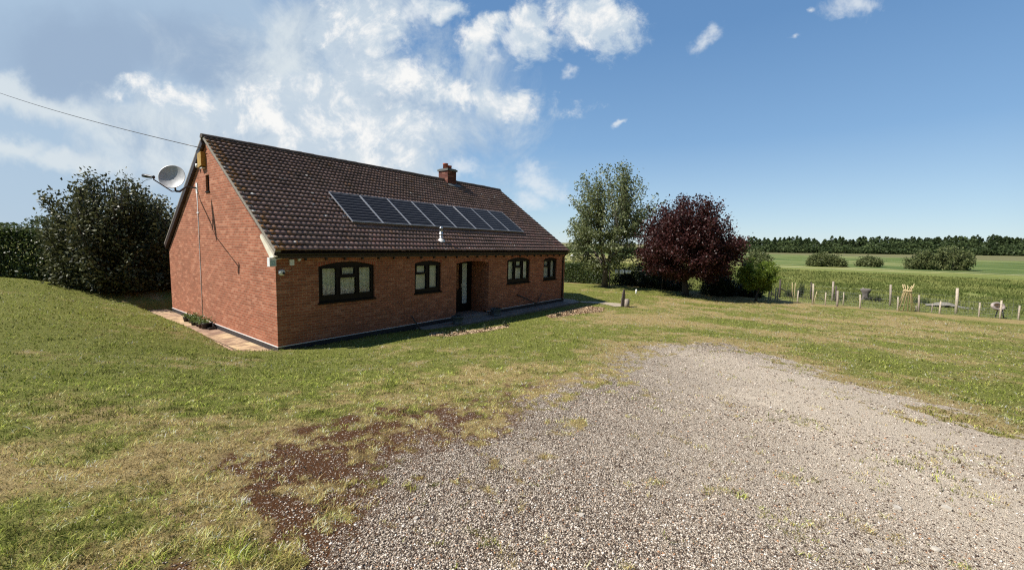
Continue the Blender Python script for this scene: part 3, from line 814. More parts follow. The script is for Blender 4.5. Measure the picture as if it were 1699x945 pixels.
# flood light, junction box, camera
fl_=thing('flood_light','white flood light with pale glass on the house corner under the eave','light',(-.10,-.06,2.28))
MB().box((-.10,-.09,-.13),(.06,.05,.10)).build('light_body',M['white'],fl_)
MB().box((-.08,-.094,-.11),(.04,-.0905,.03)).build('lens',principled('lamp_glass',(.35,.5,.52),.15,var=.03),fl_)
MB().tube([(.06,.0,.02),(.14,.03,.06),(.30,.03,.10)],.018,8).build('mount_arm',M['white'],fl_,True)
jb=thing('junction_box','small pale junction box on brick under the eave right of the flood light','junction box',(.40,-.002,2.24))
MB().box((-.055,-.06,-.08),(.055,-.001,.08)).build('box_body',M['white'],jb)
MB().tube([(.0,-.02,-.08),(.01,-.02,-.2),(-.06,-.02,-.24),(-.2,-.015,-.2)],.007,6).build('lead',M['cream'],jb,True)
pj=thing('motion_sensor','tiny pale motion sensor under the eave, right of the junction box','sensor',(.60,-.04,2.31))
MB().lathe([(0,-.04),(.03,-.03),(.045,0),(.045,.03),(0,.035)],12).build('sensor_body',M['white'],pj,True)
cam_=thing('security_camera','white dome security camera on the shaded brick below the junction box','camera',(.14,-.003,1.98))
Mc=Matrix.Rotation(PI/2,4,'X')
MB().lathe([(0,0),(.085,0),(.085,.03),(.07,.065),(.045,.085),(0,.09)],18,(0,0,0),Mc).build('dome',M['white'],cam_,True)
Mc2=Matrix.Translation((.02,-.075,-.015))@Mc
MB().lathe([(0,.03),(.032,.022),(.036,0)],14,(0,0,0),Mc2).build('lens',M['black'],cam_,True)

# ------------------------------------------------------------------ paving
def sheet(name, poly, z, th, mat):
    n=len(poly); mb=MB()
    mb.add([(x,y,z) for x,y in poly]+[(x,y,z-th) for x,y in poly],[tuple(range(n))]+[(i,(i+1)%n,n+(i+1)%n,n+i) for i in range(n)])
    o=mb.build(name,mat); fix_normals(o); tag(o,kind='structure'); return o
sheet('patio',[(-.006,.02),(-.78,-.1),(-.86,3),(-.9,7),(-1.0,10.6),(-.006,10.2)][::-1],-.145,.2,M['slab'])
sheet('path',[(4.6,-.45),(6.5,-.72),(10,-.74),(15.2,-.8),(15.6,-.2),(15.5,10),(L+.01,10),(L+.01,-.012),(PX1+.1,-.012),(PX1+.1,-.13),(PX0-.1,-.13),(PX0-.1,-.012),(4.6,-.012)],-.155,.2,M['path'])

PP=[(15.62,-.5),(15.2,-.82),(15.45,-2.0),(15.0,-2.9),(15.75,-3.2),(16.35,-2.5),(16.1,-1.2)]
mb=MB(); mb.add([(x,y,gz(x,y)+.02) for x,y in PP],[tuple(range(7))]); o=mb.build('path',principled('worn_path',(.34,.28,.20),.95,vscale=4,bump=.4)); tag(o,kind='structure')
o.data.flip_normals()
# ------------------------------------------------------------------ foliage tools
def leaf_mesh(name, cen, size, mat, parent, tint, aspect=.55, updir=None, upw=0.):
    N=len(cen); size=np.broadcast_to(np.asarray(size,float),(N,))
    a=rng.normal(size=(N,3)); 
    if updir is not None: a=a+np.asarray(updir)*upw
    a/=np.linalg.norm(a,axis=1)[:,None]
    t=rng.normal(size=(N,3)); b=np.cross(a,t); b/=np.linalg.norm(b,axis=1)[:,None]
    A=a*(size*.5)[:,None]; B=b*(size*.5*aspect)[:,None]
    fold=np.cross(a,b)*(size*.12)[:,None]
    V=np.stack([cen-A,cen+B+fold,cen+A,cen-B+fold],1).reshape(-1,3)
    T=np.clip(np.repeat(tint,4),0,1); col=np.c_[T,T,T,np.ones_like(T)]
    return np_mesh(name,V,np.arange(4*N),np.arange(N)*4,None,mat,col,parent)
def branch_curve(p0,p1,bow,n=6):
    p0=np.array(p0,float); p1=np.array(p1,float); out=[]
    mid=(p0+p1)/2+np.array(bow)
    for i in range(n+1):
        t=i/n; out.append((1-t)**2*p0+2*t*(1-t)*mid+t*t*p1)
    return np.array(out)
def tree(name, label, cat, base, tips, trunk_r, fork_h, leafmat, barkmat, per, spread, lsize, group=None, along=(.45,1.05), tintf=None, nlimb=6, shade_bottom=0):
    """tips: array of crown tip points (local). limbs rise from the trunk to groups of tips; leaves gather along the twigs"""
    r=thing(name,label,cat,tuple(base),0,group)
    mb=MB(); tips=np.asarray(tips,float)
    top=tips[:,2].max()
    lean=rng.normal(0,.08,2)
    trunk=[(0,0,-.15),(lean[0]*.3,lean[1]*.3,fork_h*.5),(lean[0],lean[1],fork_h)]
    mb.tube(trunk,[trunk_r*1.35,trunk_r,trunk_r*.8],10)
    ang=np.arctan2(tips[:,1],tips[:,0])
    limb_end=[]
    for k in range(nlimb):
        sel=tips[np.abs((ang-2*PI*k/nlimb+PI)%(2*PI)-PI)<PI/nlimb]
        if len(sel)==0: continue
        c=sel.mean(0)*np.array([.55,.55,.62]); c[2]=max(c[2],fork_h+.3)
        cv=branch_curve(trunk[-1],c,(0,0,-.1*top*.3),5)
        mb.tube(cv,np.linspace(trunk_r*.62,trunk_r*.28,len(cv)),7); limb_end.append(cv)
    limb_pts=np.concatenate(limb_end)
    cen=[]; 
    for tp in tips:
        d=np.linalg.norm(limb_pts-tp,axis=1)+.6*np.maximum(limb_pts[:,2]-tp[2],0)
        s=limb_pts[np.argmin(d)]
        cv=branch_curve(s,tp,(0,0,.12*np.linalg.norm(tp-s)),5)
        mb.tube(cv,np.linspace(trunk_r*.16,trunk_r*.03,len(cv)),5,False)
        n=int(per*rng.uniform(.6,1.4)); t=rng.uniform(*along,n)
        i=np.clip(t*5,0,4.999).astype(int); f=np.clip(t*5-i,0,1.3)[:,None]
        p=cv[i]*(1-f)+cv[i+1]*f
        cen.append(p+rng.normal(0,spread,(n,3))*np.array([1,1,.85])*(1.15-.5*np.clip(t,0,1))[:,None])
    mb.build('trunk',barkmat,r,True)
    cen=np.concatenate(cen)
    tint=np.clip(rng.normal(.45,.22,len(cen))+(tintf(cen) if tintf else 0),0,1)
    leaf_mesh('crown',cen,lsize*rng.uniform(.7,1.35,len(cen)),leafmat,r,tint)
    return r
def env_tips(n, prof, squash=1., seed=1, fill=.45, lumps=.3):
    """tips under a profile [(height, radius)...]"""
    g=np.random.default_rng(seed); hs=np.array([p[0] for p in prof]); rs=np.array([p[1] for p in prof])
    out=[]
    while len(out)<n:
        h=g.uniform(hs[0],hs[-1]); R=np.interp(h,hs,rs)
        if g.uniform()>(R/rs.max())**1.2+.1: continue
        a=g.uniform(0,2*PI); rr=R*(g.uniform(fill,1)**.6)*(1+lumps*(math.sin(3*a+h*1.3+seed)*.5+math.sin(5*a-h*2)*.3))
        out.append((rr*math.cos(a),rr*math.sin(a)*squash,h))
    return np.array(out)
M['leaf_green']=leaf_mat('maple_leaf',(.040,.060,.020),(.28,.31,.13),.3,.5)
M['leaf_purple']=leaf_mat('copper_leaf',(.022,.008,.008),(.092,.029,.024),.25,.3)
M['leaf_bush']=leaf_mat('evergreen_leaf',(.010,.018,.006),(.20,.205,.09),.15,.3,.5)
M['leaf_hedge']=leaf_mat('hedge_leaf',(.020,.035,.010),(.11,.15,.045),.25,.3)
M['leaf_dark']=leaf_mat('dark_shrub_leaf',(.008,.014,.006),(.035,.050,.018),.15,.3)
M['leaf_bright']=leaf_mat('bright_leaf',(.07,.12,.016),(.32,.40,.065),.5,.4)
M['leaf_far']=leaf_mat('far_leaf',(.028,.046,.018),(.13,.17,.065),.3,.1)
M['leaf_pine']=leaf_mat('pine_leaf',(.014,.026,.014),(.045,.060,.030),.1,.2)
M['leaf_willow']=leaf_mat('willow_leaf',(.06,.08,.028),(.25,.27,.11),.35,.15)

# ---- tall green tree
gb=ground_at(1003,476)
dg=float((np.array(gb)-CAM)@BF); k=dg/FPX
tp=env_tips(190,[(1.3,1.8),(2.4,3.3),(4.2,3.5),(6.0,3.4),(7.4,3.0),(8.4,2.3),(9.1,1.1)],1.,5,.3,.16)
tp=tp*np.array([k/.0463]*3)
extra=np.array([(-1.9,.2,8.0),(-.3,.3,8.4),(.9,0,9.2),(1.6,.4,8.9),(-2.8,0,6.6),(3.0,-1.4,6.6),(3.4,-1.8,6.2),(3.0,-2.0,5.6)])
q=extra.copy(); q[:,0]=extra[:,0]*BR[0]+extra[:,1]*BF[0]; q[:,1]=extra[:,0]*BR[1]+extra[:,1]*BF[1]
tree('broadleaf_tree','tall green tree with open upright crown standing by the hedge right of the bungalow','tree',gb,np.r_[tp,q],.20,1.5,M['leaf_green'],M['bark'],105,.25,.17,nlimb=8,along=(.35,1.05))
# ---- purple tree
pb=ground_at(1137,490)
tp=env_tips(330,[(1.05,1.8),(1.7,3.0),(2.8,3.6),(3.9,3.4),(4.9,2.9),(5.7,2.2),(6.35,1.3)],1.,9,.2,.07)
tree('copper_tree','dark purple leaved round tree on the lawn edge','tree',pb,tp,.20,1.1,M['leaf_purple'],M['dark_bark'],170,.26,.15,nlimb=8,along=(.35,1.05))
# ---- round small tree
rb=ground_at(1258,496.5)+Vector((-1.2,0,0)); rb.z=gz(rb.x,rb.y)
tp=env_tips(130,[(.75,.8),(1.2,1.15),(1.7,1.25),(2.2,1.05),(2.6,.6)],1.,3,.25,.0)
tree('clipped_tree','small round bright green tree with bare stem at the fence corner','tree',rb,tp,.06,.8,M['leaf_bright'],M['dark_bark'],190,.12,.10,nlimb=5)

def shrub(name,label,cat,base,prof,n,per,spread,lsize,mat,seed,group=None,squash=1.,rz=0,bark=None):
    tp=env_tips(n,prof,squash,seed,.35,.2)
    c,s=math.cos(rz),math.sin(rz); tp=np.c_[tp[:,0]*c-tp[:,1]*s,tp[:,0]*s+tp[:,1]*c,tp[:,2]]
    r=thing(name,label,cat,tuple(base),0,group)
    mb=MB(); cen=[]
    for t in tp:
        st=(t[0]*.25,t[1]*.25,-.1); cv=branch_curve(st,t,(t[0]*.1,t[1]*.1,.1),4)
        mb.tube(cv,np.linspace(.03,.008,5)*max(1,prof[-1][0]/2.5),5,False)
        m=int(per*rng.uniform(.6,1.4)); u=rng.uniform(.4,1.05,m); i=np.clip(u*4,0,3.999).astype(int); f=(u*4-i)[:,None]
        cen.append(cv[i]*(1-f)+cv[i+1]*f+rng.normal(0,spread,(m,3)))
    mb.build('branches',bark or M['dark_bark'],r,True)
    cen=np.concatenate(cen); cen[:,2]=np.maximum(cen[:,2],.02)
    tint=np.clip(rng.normal(.35,.25,len(cen)),0,1)
    leaf_mesh('foliage',cen,lsize*rng.uniform(.7,1.3,len(cen)),mat,r,tint); return r
def xy(px,py,depth,z=None):
    p=at(px,py,depth); return Vector((p[0],p[1],gz(p[0],p[1]) if z is None else z))
# ---- big evergreen bush, left
bb=xy(200,470,18.6)
shrub('evergreen_bush','large dark evergreen bush with pale tipped leaves behind the gable corner','bush',bb,[(.3,2.0),(1.2,2.45),(2.4,2.5),(3.4,2.15),(4.2,1.5),(4.75,.7)],310,170,.17,.145,M['leaf_bush'],12)
bb2=xy(262,470,20.0)
shrub('evergreen_bush','dark shrub behind the gable, partly hidden by the brick wall','bush',bb2,[(.2,1.6),(1.2,1.9),(2.4,1.8),(3.4,1.1),(4.0,.5)],100,130,.20,.15,M['leaf_bush'],14)
# ---- hedges
def hedge(name,label,p0,p1,w,h,n,mat,core,lsize,top=.12):
    p0=Vector(p0); p1=Vector(p1); d=(p1-p0); Ln=d.length; ux=d/Ln; uy=Vector((-ux.y,ux.x,0))
    r=thing(name,label,'hedge',tuple(p0))
    t=rng.uniform(0,1,n)*Ln; side=rng.uniform(-1,1,n); hz=rng.uniform(0,1,n)
    # most leaves near the skin
    k=rng.integers(0,3,n); side=np.where(k==0,-1+np.abs(rng.normal(0,.16,n)),np.where(k==1,1-np.abs(rng.normal(0,.16,n)),side)); hz=np.where(k==2,1-np.abs(rng.normal(0,.10,n)),hz)
    bump=1+.16*(fbm(t*.9,hz*2,5,3)-.5)*2; hh=h*(1+top*(fbm(t*.8,t*0,9,3)-.5)*2)
    w2=w*.5*bump*(1-.25*hz**3)
    base=np.array([gz(p0.x+ux.x*a,p0.y+ux.y*a) for a in np.linspace(0,Ln,20)]); gzz=np.interp(t,np.linspace(0,Ln,20),base)-p0.z
    cen=np.c_[ux.x*t+uy.x*side*w2, ux.y*t+uy.y*side*w2, gzz+hz*hh]+rng.normal(0,.04,(n,3))
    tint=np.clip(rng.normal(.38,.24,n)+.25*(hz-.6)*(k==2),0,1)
    leaf_mesh('foliage',cen,lsize*rng.uniform(.7,1.3,n),mat,r,tint)
    mb=MB(); m=int(Ln/.35)
    for i in range(m):
        a=(i+.5)/m*Ln; p=ux*a; z=np.interp(a,np.linspace(0,Ln,20),base)-p0.z
        for q_ in range(4):
            e=p+uy*random.uniform(-.35,.35)*w+ux*random.uniform(-.2,.2)
            mb.tube([(p.x,p.y,z-.1),(p.x*.4+e.x*.6,p.y*.4+e.y*.6,z+h*.45),(e.x,e.y,z+h*random.uniform(.75,.92))],[.03,.02,.008],5,False)
    mb.build('stems',core,r); return r
h0=xy(-330,460,17.5); h1=xy(118,460,18.3)
hedge('hedge','long clipped dark green hedge along the left of the lawn',h0,h1,1.3,1.98,32000,M['leaf_hedge'],M['dark_bark'],.13)
ha=Vector((27.2,9.5,gz(27.2,9.5))); hb=Vector((27.2,3.2,gz(27.2,3.2)))
hedge('hedge','clipped green hedge at the lawn edge between the bungalow and the tall green tree',ha,hb,1.2,1.65,14000,M['leaf_hedge'],M['dark_bark'],.13)
shrub('dark_shrub','broad dark shrub behind the washing line between the two large trees','bush',(28.0,.3,gz(28,.3)),[(.1,2.0),(.8,2.2),(1.5,1.7),(1.95,.8)],110,120,.2,.14,M['leaf_dark'],21,None,1.2)
shrub('dark_shrub','low dark shrub under the left side of the purple tree','bush',(26.6,-2.2,gz(26.6,-2.2)),[(.05,1.2),(.4,1.3),(.9,.6)],50,100,.16,.12,M['leaf_dark'],22,'shrubs under the purple tree')
shrub('dark_shrub','dark bush under the right side of the purple tree','bush',(26.4,-5.3,gz(26.4,-5.3)),[(.05,1.1),(.6,1.3),(1.2,1.0),(1.7,.4)],80,110,.18,.13,M['leaf_dark'],23,'shrubs under the purple tree')
shrub('dark_shrub','dark bush between the purple tree and the small round tree','bush',(28.0,-6.9,gz(28,-6.9)),[(.05,.9),(.5,1.0),(.9,.8),(1.2,.3)],60,100,.16,.12,M['leaf_dark'],24,'shrubs under the purple tree')
# ---- field bushes, far
FB=[(1256,438,105,24,40,'olive green bush in the field just right of the purple tree'),(1357,440,118,20,26,'low willow bush in the field, left of a pair'),(1380,440,118,19,32,'willow bush in the field, right of a touching pair'),(1442,441,122,14,34,'small lone dark bush in the middle of the field'),(1528,442,112,28,38,'large field bush, left half of the biggest clump'),(1573,444,112,35,62,'large round field bush, right half of the biggest clump')]
for i,(px,py,dep,hp,wp,lb) in enumerate(FB):
    b0=xy(px,py,dep); h_=hp*dep/FPX*1.05; w_=wp*dep/FPX*.5
    shrub('field_bush',lb,'bush',b0,[(.1,w_),(h_*.45,w_*1.08),(h_*.8,w_*.7),(h_,w_*.25)],60,130,.42,.50,M['leaf_willow'],40+i,'bushes out in the field',1.)

# ---- far woodland: one mass of many crowns
def wood(name,label,pts,mats,lsize,per):
    cen=[]; tint=[]; tr=MB()
    for (x,y,h_,w_,pine) in pts:
        z=gz(x,y); n=int(per*(.7 if pine else 1))
        if pine:
            hh=h_*(.55+.45*rng.uniform(0,1,n)**.8); R=w_*.5*(1.1-(hh/h_)**3)
        else:
            hh=h_*(.05+.95*rng.uniform(0,1,n)); R=w_*.62*np.sqrt(np.clip(1-((hh/h_-.45)/.58)**2,.02,1))
        a=rng.uniform(0,2*PI,n); rr=R*np.sqrt(rng.uniform(.25,1,n))
        cen.append(np.c_[x+rr*np.cos(a),y+rr*np.sin(a),z+hh]); tint.append(np.full(n,rng.uniform(.0,.55) if not pine else rng.uniform(-.1,.2))+rng.normal(.15,.14,n))
        if pine: tr.tube([(x,y,z-.5),(x,y,z+h_*.8)],[.22,.1],4,False)
    cen=np.concatenate(cen); tint=np.concatenate(tint)
    r=bpy.data.objects.new(name,None); C.objects.link(r)
    tag(r,label,'woodland',None,'stuff')
    tr.build('trunk',M['dark_bark'],r)
    leaf_mesh('foliage',cen,lsize*rng.uniform(.7,1.4,len(cen)),mats,r,np.clip(tint,0,1),.8); return r
pts=[]
for i in range(1150):
    px=rng.uniform(1130,1830); row=rng.integers(0,4); dep=362+row*16+rng.uniform(-6,6)
    p=at(px,425,dep); pine=rng.uniform()<(.25 if row<2 else .75)
    top=396-5*math.sin(px*.013)+rng.uniform(-4,5)
    hz=float((424-405)/FPX*0); z=gz(p[0],p[1])
    ztop=at(px,396+6*(fbm(np.array([px*.022]),np.array([row*3.1]),5,3)[0]-.5)*2+rng.uniform(-4,7)+(4 if not pine else 0)+(14 if row==0 else 5 if row==1 else 0),dep)[2]
    pts.append((p[0],p[1],max(ztop-z,5),rng.uniform(6,11) if not pine else rng.uniform(4.5,7.5),pine))
wood('far_woodland','dark mixed wood of pines and broadleaf trees along the far side of the fields',pts,M['leaf_far'],1.5,110)
pts=[]
for i in range(120):
    px=rng.uniform(-420,330); dep=170+rng.uniform(0,30); p=at(px,385,dep); z=gz(p[0],p[1])
    ztop=at(px,368+5*math.sin(px*.05)+rng.uniform(-4,4)+(-5 if 50<px<95 else 0),dep)[2]
    pts.append((p[0],p[1],max(ztop-z,4),rng.uniform(6,10),False))
wood('far_woodland','distant green tree line showing above the left hedge',pts,M['leaf_far'],.8,220)
pts=[]
for i in range(160):
    px=rng.uniform(905,1180); dep=230+rng.uniform(0,25); p=at(px,425,dep); z=gz(p[0],p[1])
    ztop=at(px,418+rng.uniform(-6,4),dep)[2]
    pts.append((p[0],p[1],max(ztop-z,3),rng.uniform(6,10),False))
wood('far_woodland','distant tree line seen behind the trunks of the two lawn trees',pts,M['leaf_far'],.9,150)

# ------------------------------------------------------------------ fences, stakes, canes
def stake(mb, base, top, r, n=7):
    base=Vector(base); top=Vector(top); mb.tube([base-Vector((0,0,.2)),base.lerp(top,.5)+Vector((random.uniform(-.01,.01),random.uniform(-.01,.01),0)),top],[r*1.05,r,r*.92],n)
def px_post(bx,by,tx,ty,X=None):
    b_=ground_at(bx,by) if X is None else None
    if X is not None:
        p=on_plane(bx,by,0,X); b_=Vector((p[0],p[1],gz(p[0],p[1])))
    dep=float((np.array(b_)-CAM)@BF); t=Vector(at(tx,ty,dep)); return b_,t
front=[(1275.5,497.6,1277.5,475.6,.055,'palewood'),(1278.5,498,1280,478,.045,'palewood'),(1286,499,1288,477,.045,'palewood'),(1290,499.5,1291.5,477.5,.04,'oldwood'),(1323.5,503,1324.8,481.5,.045,'palewood'),(1348.5,504.5,1349.6,470.4,.055,'palewood'),(1369.5,506.5,1370.5,484.7,.04,'palewood'),(1389,508.5,1390,482,.07,'oldwood'),(1399,506,1400,484.7,.04,'palewood'),(1427,511.5,1427.3,488.6,.05,'palewood'),(1489,515.5,1490.2,492.5,.045,'palewood'),(1524,517,1525,489,.06,'oldwood'),(1519.5,516.8,1520,506.5,.035,'oldwood'),(1545,518.6,1547.5,502.7,.03,'oldwood'),(1559,520.6,1561,499.3,.045,'palewood'),(1624,525.4,1626,502,.045,'palewood'),(1659,528.4,1662,498,.05,'palewood'),(1690,530.4,1692,506.7,.045,'palewood')]
gf=thing('garden_fence','low wire garden fence on uneven pale wooden stakes along the lawn edge','fence',tuple(ground_at(1428,511)))
def under(o,par): o.parent=par; o.matrix_parent_inverse=Matrix.Translation(-par.location)
bases=[]
for bx,by,tx,ty,r_,mt in front:
    b_,t_=px_post(bx,by,tx,ty); mb=MB(); stake(mb,b_,t_,r_*.82); o=mb.build('post',M[mt],None,True); under(o,gf); bases.append((b_,t_))
b_,t_=px_post(1297,500.5,1279.4,484.7); mb=MB(); mb.tube([b_,t_],.035,6); o=mb.build('brace',M['palewood']); under(o,gf)
bases.sort(key=lambda q_:-q_[0].y)
def netting(seq,hgt,step,rad,par,nh=6):
    mb=MB()
    for (a,_),(b_,_) in zip(seq[:-1],seq[1:]):
        if (b_-a).length<.15: continue
        for k in range(nh):
            z=hgt*(k+.5)/nh; mb.tube([a+Vector((0,0,z)),(a+b_)/2+Vector((.02,0,z-.01)),b_+Vector((0,0,z))],rad,4,False)
        m=max(1,int((b_-a).length/step))
        for i in range(m):
            p=a.lerp(b_,(i+.5)/m); mb.tube([p+Vector((0,0,.03)),p+Vector((0,0,hgt))],rad*.8,4,False)
    o=mb.build('wire_netting',M['wire']); under(o,par)
netting(bases,.85,.16,.0034,gf)
back=[(1381,500,1382.8,466.6,31.0,.065,'oldwood'),(1385.5,500,1387.6,474,31,.05,'darkwood'),(1345,498,1346.3,468,31,.045,'darkwood'),(1477,505,1478,472,31,.06,'oldwood'),(1586,521,1588.6,477.7,28.6,.065,'palewood'),(1293.5,492,1295,462.7,30,.06,'darkwood'),(1735,525,1738,480,31,.06,'oldwood')]
ff_=thing('field_fence','taller post and wire field fence standing behind the garden stakes','fence',tuple(xy(1477,505,31)))
seq=[]
for bx,by,tx,ty,X_,r_,mt in back:
    b_,t_=px_post(bx,by,tx,ty,X_); mb=MB(); stake(mb,b_,t_,r_); o=mb.build('post',M[mt],None,True); under(o,ff_); seq.append((b_,t_))
a_=Vector(at(1295.5,478.5,32.5)); c_=Vector(at(1310,487,32.5)); mb=MB(); mb.tube([a_,c_],.045,6); o=mb.build('brace',M['darkwood']); under(o,ff_)
seq.sort(key=lambda q_:-q_[0].y); netting(seq,1.1,.9,.003,ff_,4)
# thin canes
for (bx,by,tx,ty,lb) in [(1311,501,1311,485,'short grey garden cane behind the left end of the stake fence'),(1315.5,501,1314.5,468.5,'tall thin garden cane, left one of a close pair'),(1319,500.5,1319.5,469,'tall thin garden cane, right one of a close pair'),(1350.8,504,1355.5,483,'thin pale cane leaning right against the tall pale stake')]:
    b_,t_=px_post(bx,by,tx,ty); o=MB().tube([b_,b_.lerp(t_,.5)+Vector((.0,.02,0)),t_],.016,6).build('garden_cane',M['cane'],None,True); tag(o,lb,'cane','canes in the vegetable strip')
# cane wigwam
wb=ground_at(1502,516); wd=float((np.array(wb)-CAM)@BF); wk=wd/FPX
wg=thing('cane_wigwam','wigwam of bamboo canes tied near the top for climbing plants','plant support',tuple(wb))
for i in range(12):
    a=2*PI*i/12+.1; b_=Vector((math.cos(a)*11*wk,math.sin(a)*11*wk,-.02)); ht=35.5*wk
    t_=Vector((math.cos(a+.35)*4.2*wk,math.sin(a+.35)*4.2*wk,ht)); top=t_+(t_-b_).normalized()*0+Vector((math.cos(a)*3*wk*random.uniform(.2,1.4),math.sin(a)*3*wk,random.uniform(3,11)*wk))
    MB().tube([b_,t_,top],.016,6).build('cane',M['cane'],wg,True)
tie=[(math.cos(t)*5.2*wk,math.sin(t)*5.2*wk,34*wk+.02*math.sin(3*t)) for t in np.linspace(0,2*PI,20)]
MB().tube(tie,.035,6).build('tie',M['cane'],wg,True)
# dark vase-like stump behind a stake
sb=xy(1433,512,31.2)
st=thing('tree_stump','grey weathered tree stump flaring at the top behind a pale stake','stump',tuple(sb))
pr=[(0,-.1),(.32,-.1),(.24,.1),(.17,.3),(.18,.5),(.27,.72),(.30,.86),(.2,.9),(0,.86)]
o=MB().lathe(pr,14).build('bole',principled('grey_stump',(.14,.12,.11),.95,bump=.9,vscale=9),st,True)
for v in o.data.vertices:
    a=math.atan2(v.co.y,v.co.x); f=1+.18*math.sin(3*a+v.co.z*2)+.1*math.sin(7*a); v.co.x*=f; v.co.y*=f
MB().tube([(.15,.1,.4),(.22,.12,.7),(.26,.15,.95)],[.06,.05,.03],7).build('broken_limb',M['oldwood'],st,True)
# oval ornament on thin legs
ob=ground_at(1652,527); od=float((np.array(ob)-CAM)@BF); ok=od/FPX
orn=thing('garden_ornament','oval pale rimmed bowl shaped ornament on thin legs at the fence','ornament',tuple(ob))
oc=Vector(at(1656,508,od))-Vector(ob)
Mo=Matrix.Translation(oc)@Matrix.Rotation(YAW*-1,4,'Z')@Matrix.Rotation(math.radians(62),4,'X')
pts_=[(math.cos(t)*9.2*ok,math.sin(t)*5.6*ok,0) for t in np.linspace(0,2*PI,33)]
MB().tube([Mo@Vector(p) for p in pts_],2.2*ok,8,False).build('rim',principled('grey_brown_rim',(.33,.27,.24),.8),orn,True)
Mo2=Mo@Matrix.Diagonal((1,.6,1,1))
MB().lathe([(8.6*ok,0),(6*ok,-.07),(3*ok,-.11),(0,-.12)],24,(0,0,0),Mo2).build('bowl',principled('brown_bowl',(.42,.28,.15),.6),orn,True)
MB().tube([oc+Vector((0,-.02,-.1)),Vector((0,.03,-.03))],.025,6).build('leg',M['darkmetal'],orn,True)
MB().tube([oc+Vector((0,-.15,-.1)),Vector((.05,-.30,-.03))],.025,6).build('leg',M['darkmetal'],orn,True)
# weedy growth and plants in the strip behind the fence
def weed(label,px,py,dep,h_,w_,mat,seed,n=22,per=50):
    return shrub('garden_plant',label,'plant',xy(px,py,dep),[(.03,w_),(h_*.5,w_*1.1),(h_,w_*.4)],n,per,.06,.07,mat,seed,'plants in the strip behind the fence')
weed('bright green plant at the foot of the thick grey stake',1382,506,30.6,.55,.30,M['leaf_bright'],61)
weed('green plant between the thick grey stake and the next thin stake',1396,507,30.6,.45,.28,M['leaf_bright'],62)
weed('thin green climber on the pair of tall canes',1327,501,31.2,1.2,.22,M['leaf_far'],63)
weed('sprawling green weed at the left end of the stake fence',1305,500,31,.6,.4,M['leaf_far'],64)
weed('dark weeds at the foot of the cane wigwam',1528,514,30,.35,.45,M['leaf_far'],65)
weed('dark weeds right of the grey stump',1448,512,30.6,.4,.5,M['leaf_dark'],66)
nb=xy(1580,521,27.6)
ntm=thing('garden_mesh','heap of grey garden netting on the ground behind the stakes','netting',tuple(nb))
N_=24; vs=[];fs=[]
for i in range(N_+1):
    for j in range(9):
        y_=-1.7+3.0*i/N_; x_=j*.12; z_=.32*math.exp(-((y_-.35)/.75)**2)*math.sin(PI*min(j/8+.12,1))+.04*random.random()
        vs.append((x_,y_,z_))
fs=[(i*9+j,(i+1)*9+j,(i+1)*9+j+1,i*9+j+1) for i in range(N_) for j in range(8)]
MB().add(vs,fs).build('mesh_sheet',principled('grey_netting',(.19,.175,.145),.9,vscale=30,var=.25),ntm,True)

# ------------------------------------------------------------------ log stump, little post, washing line
lb_=ground_at(1037,509); lk=float((np.array(lb_)-CAM)@BF)/FPX
ls=thing('log_stump','short cut log standing on the lawn with a tall split wedge behind it','log',tuple(lb_))
o=MB().lathe([(0,-.05),(4.3*lk,-.05),(4.0*lk,.15),(3.8*lk,13.3*lk),(0,13.6*lk)],12,(2.4*lk*BR[0],2.4*lk*BR[1],0)).build('short_log',M['oldwood'],ls,True)
for v in o.data.vertices:
    a=math.atan2(v.co.y,v.co.x); v.co.x+=.02*math.sin(5*a); v.co.y+=.02*math.cos(4*a)
c_=Vector((-3.0*lk*BR[0]+BF[0]*.05,-3.0*lk*BR[1]+BF[1]*.05,0)); u_=Vector((BR[0],BR[1],0)); w_=Vector((BF[0],BF[1],0)).normalized()
mb=MB(); vs=[]
for (h_,a,b_) in ((-.05,-3.2*lk,3.4*lk),(13*lk,-2.6*lk,2.6*lk),(22*lk,-1.4*lk,1.9*lk),(29*lk,-.3*lk,1.3*lk)):
    for s_ in (-.09,.09): vs += [c_+u_*a+w_*s_+Vector((0,0,h_)),c_+u_*b_+w_*s_+Vector((0,0,h_))]
fs=[]
for i in range(3):
    k=4*i; fs += [(k,k+1,k+5,k+4),(k+3,k+2,k+6,k+7),(k+1,k+3,k+7,k+5),(k+2,k,k+4,k+6)]
fs += [(12,13,15,14),(0,2,3,1)]
fix_normals(mb.add(vs,fs).build('split_wedge',principled('dark_split_wood',(.06,.045,.035),.9,bump=.8,vscale=10),ls))
wp=ground_at(1055.5,487); o=MB().tube([wp-Vector((0,0,.1)),wp+Vector((0,0,.27)),wp+Vector((0,0,.29))],[.055,.055,.03],10).build('marker_post',M['white'],None,True); tag(o,'small white marker post on the far lawn near the dark shrub','post')
wl=thing('washing_line','thin washing line strung between posts in front of the dark shrub','washing line',(23.5,1.0,gz(23.5,1.0)))
A_=Vector(at(1012,447.5,30.5)); B_=Vector(at(1100,449,29.5)); off=wl.location
o=MB().tube([A_-off,(A_+B_)/2-off-Vector((0,0,.06)),B_-off],.008,5).build('line',M['dpc'],wl)
for e in (A_,B_):
    g=Vector((e.x,e.y,gz(e.x,e.y)-.1)); MB().tube([g-off,e-off+Vector((0,0,.05))],.03,7).build('post',M['darkwood'],wl)
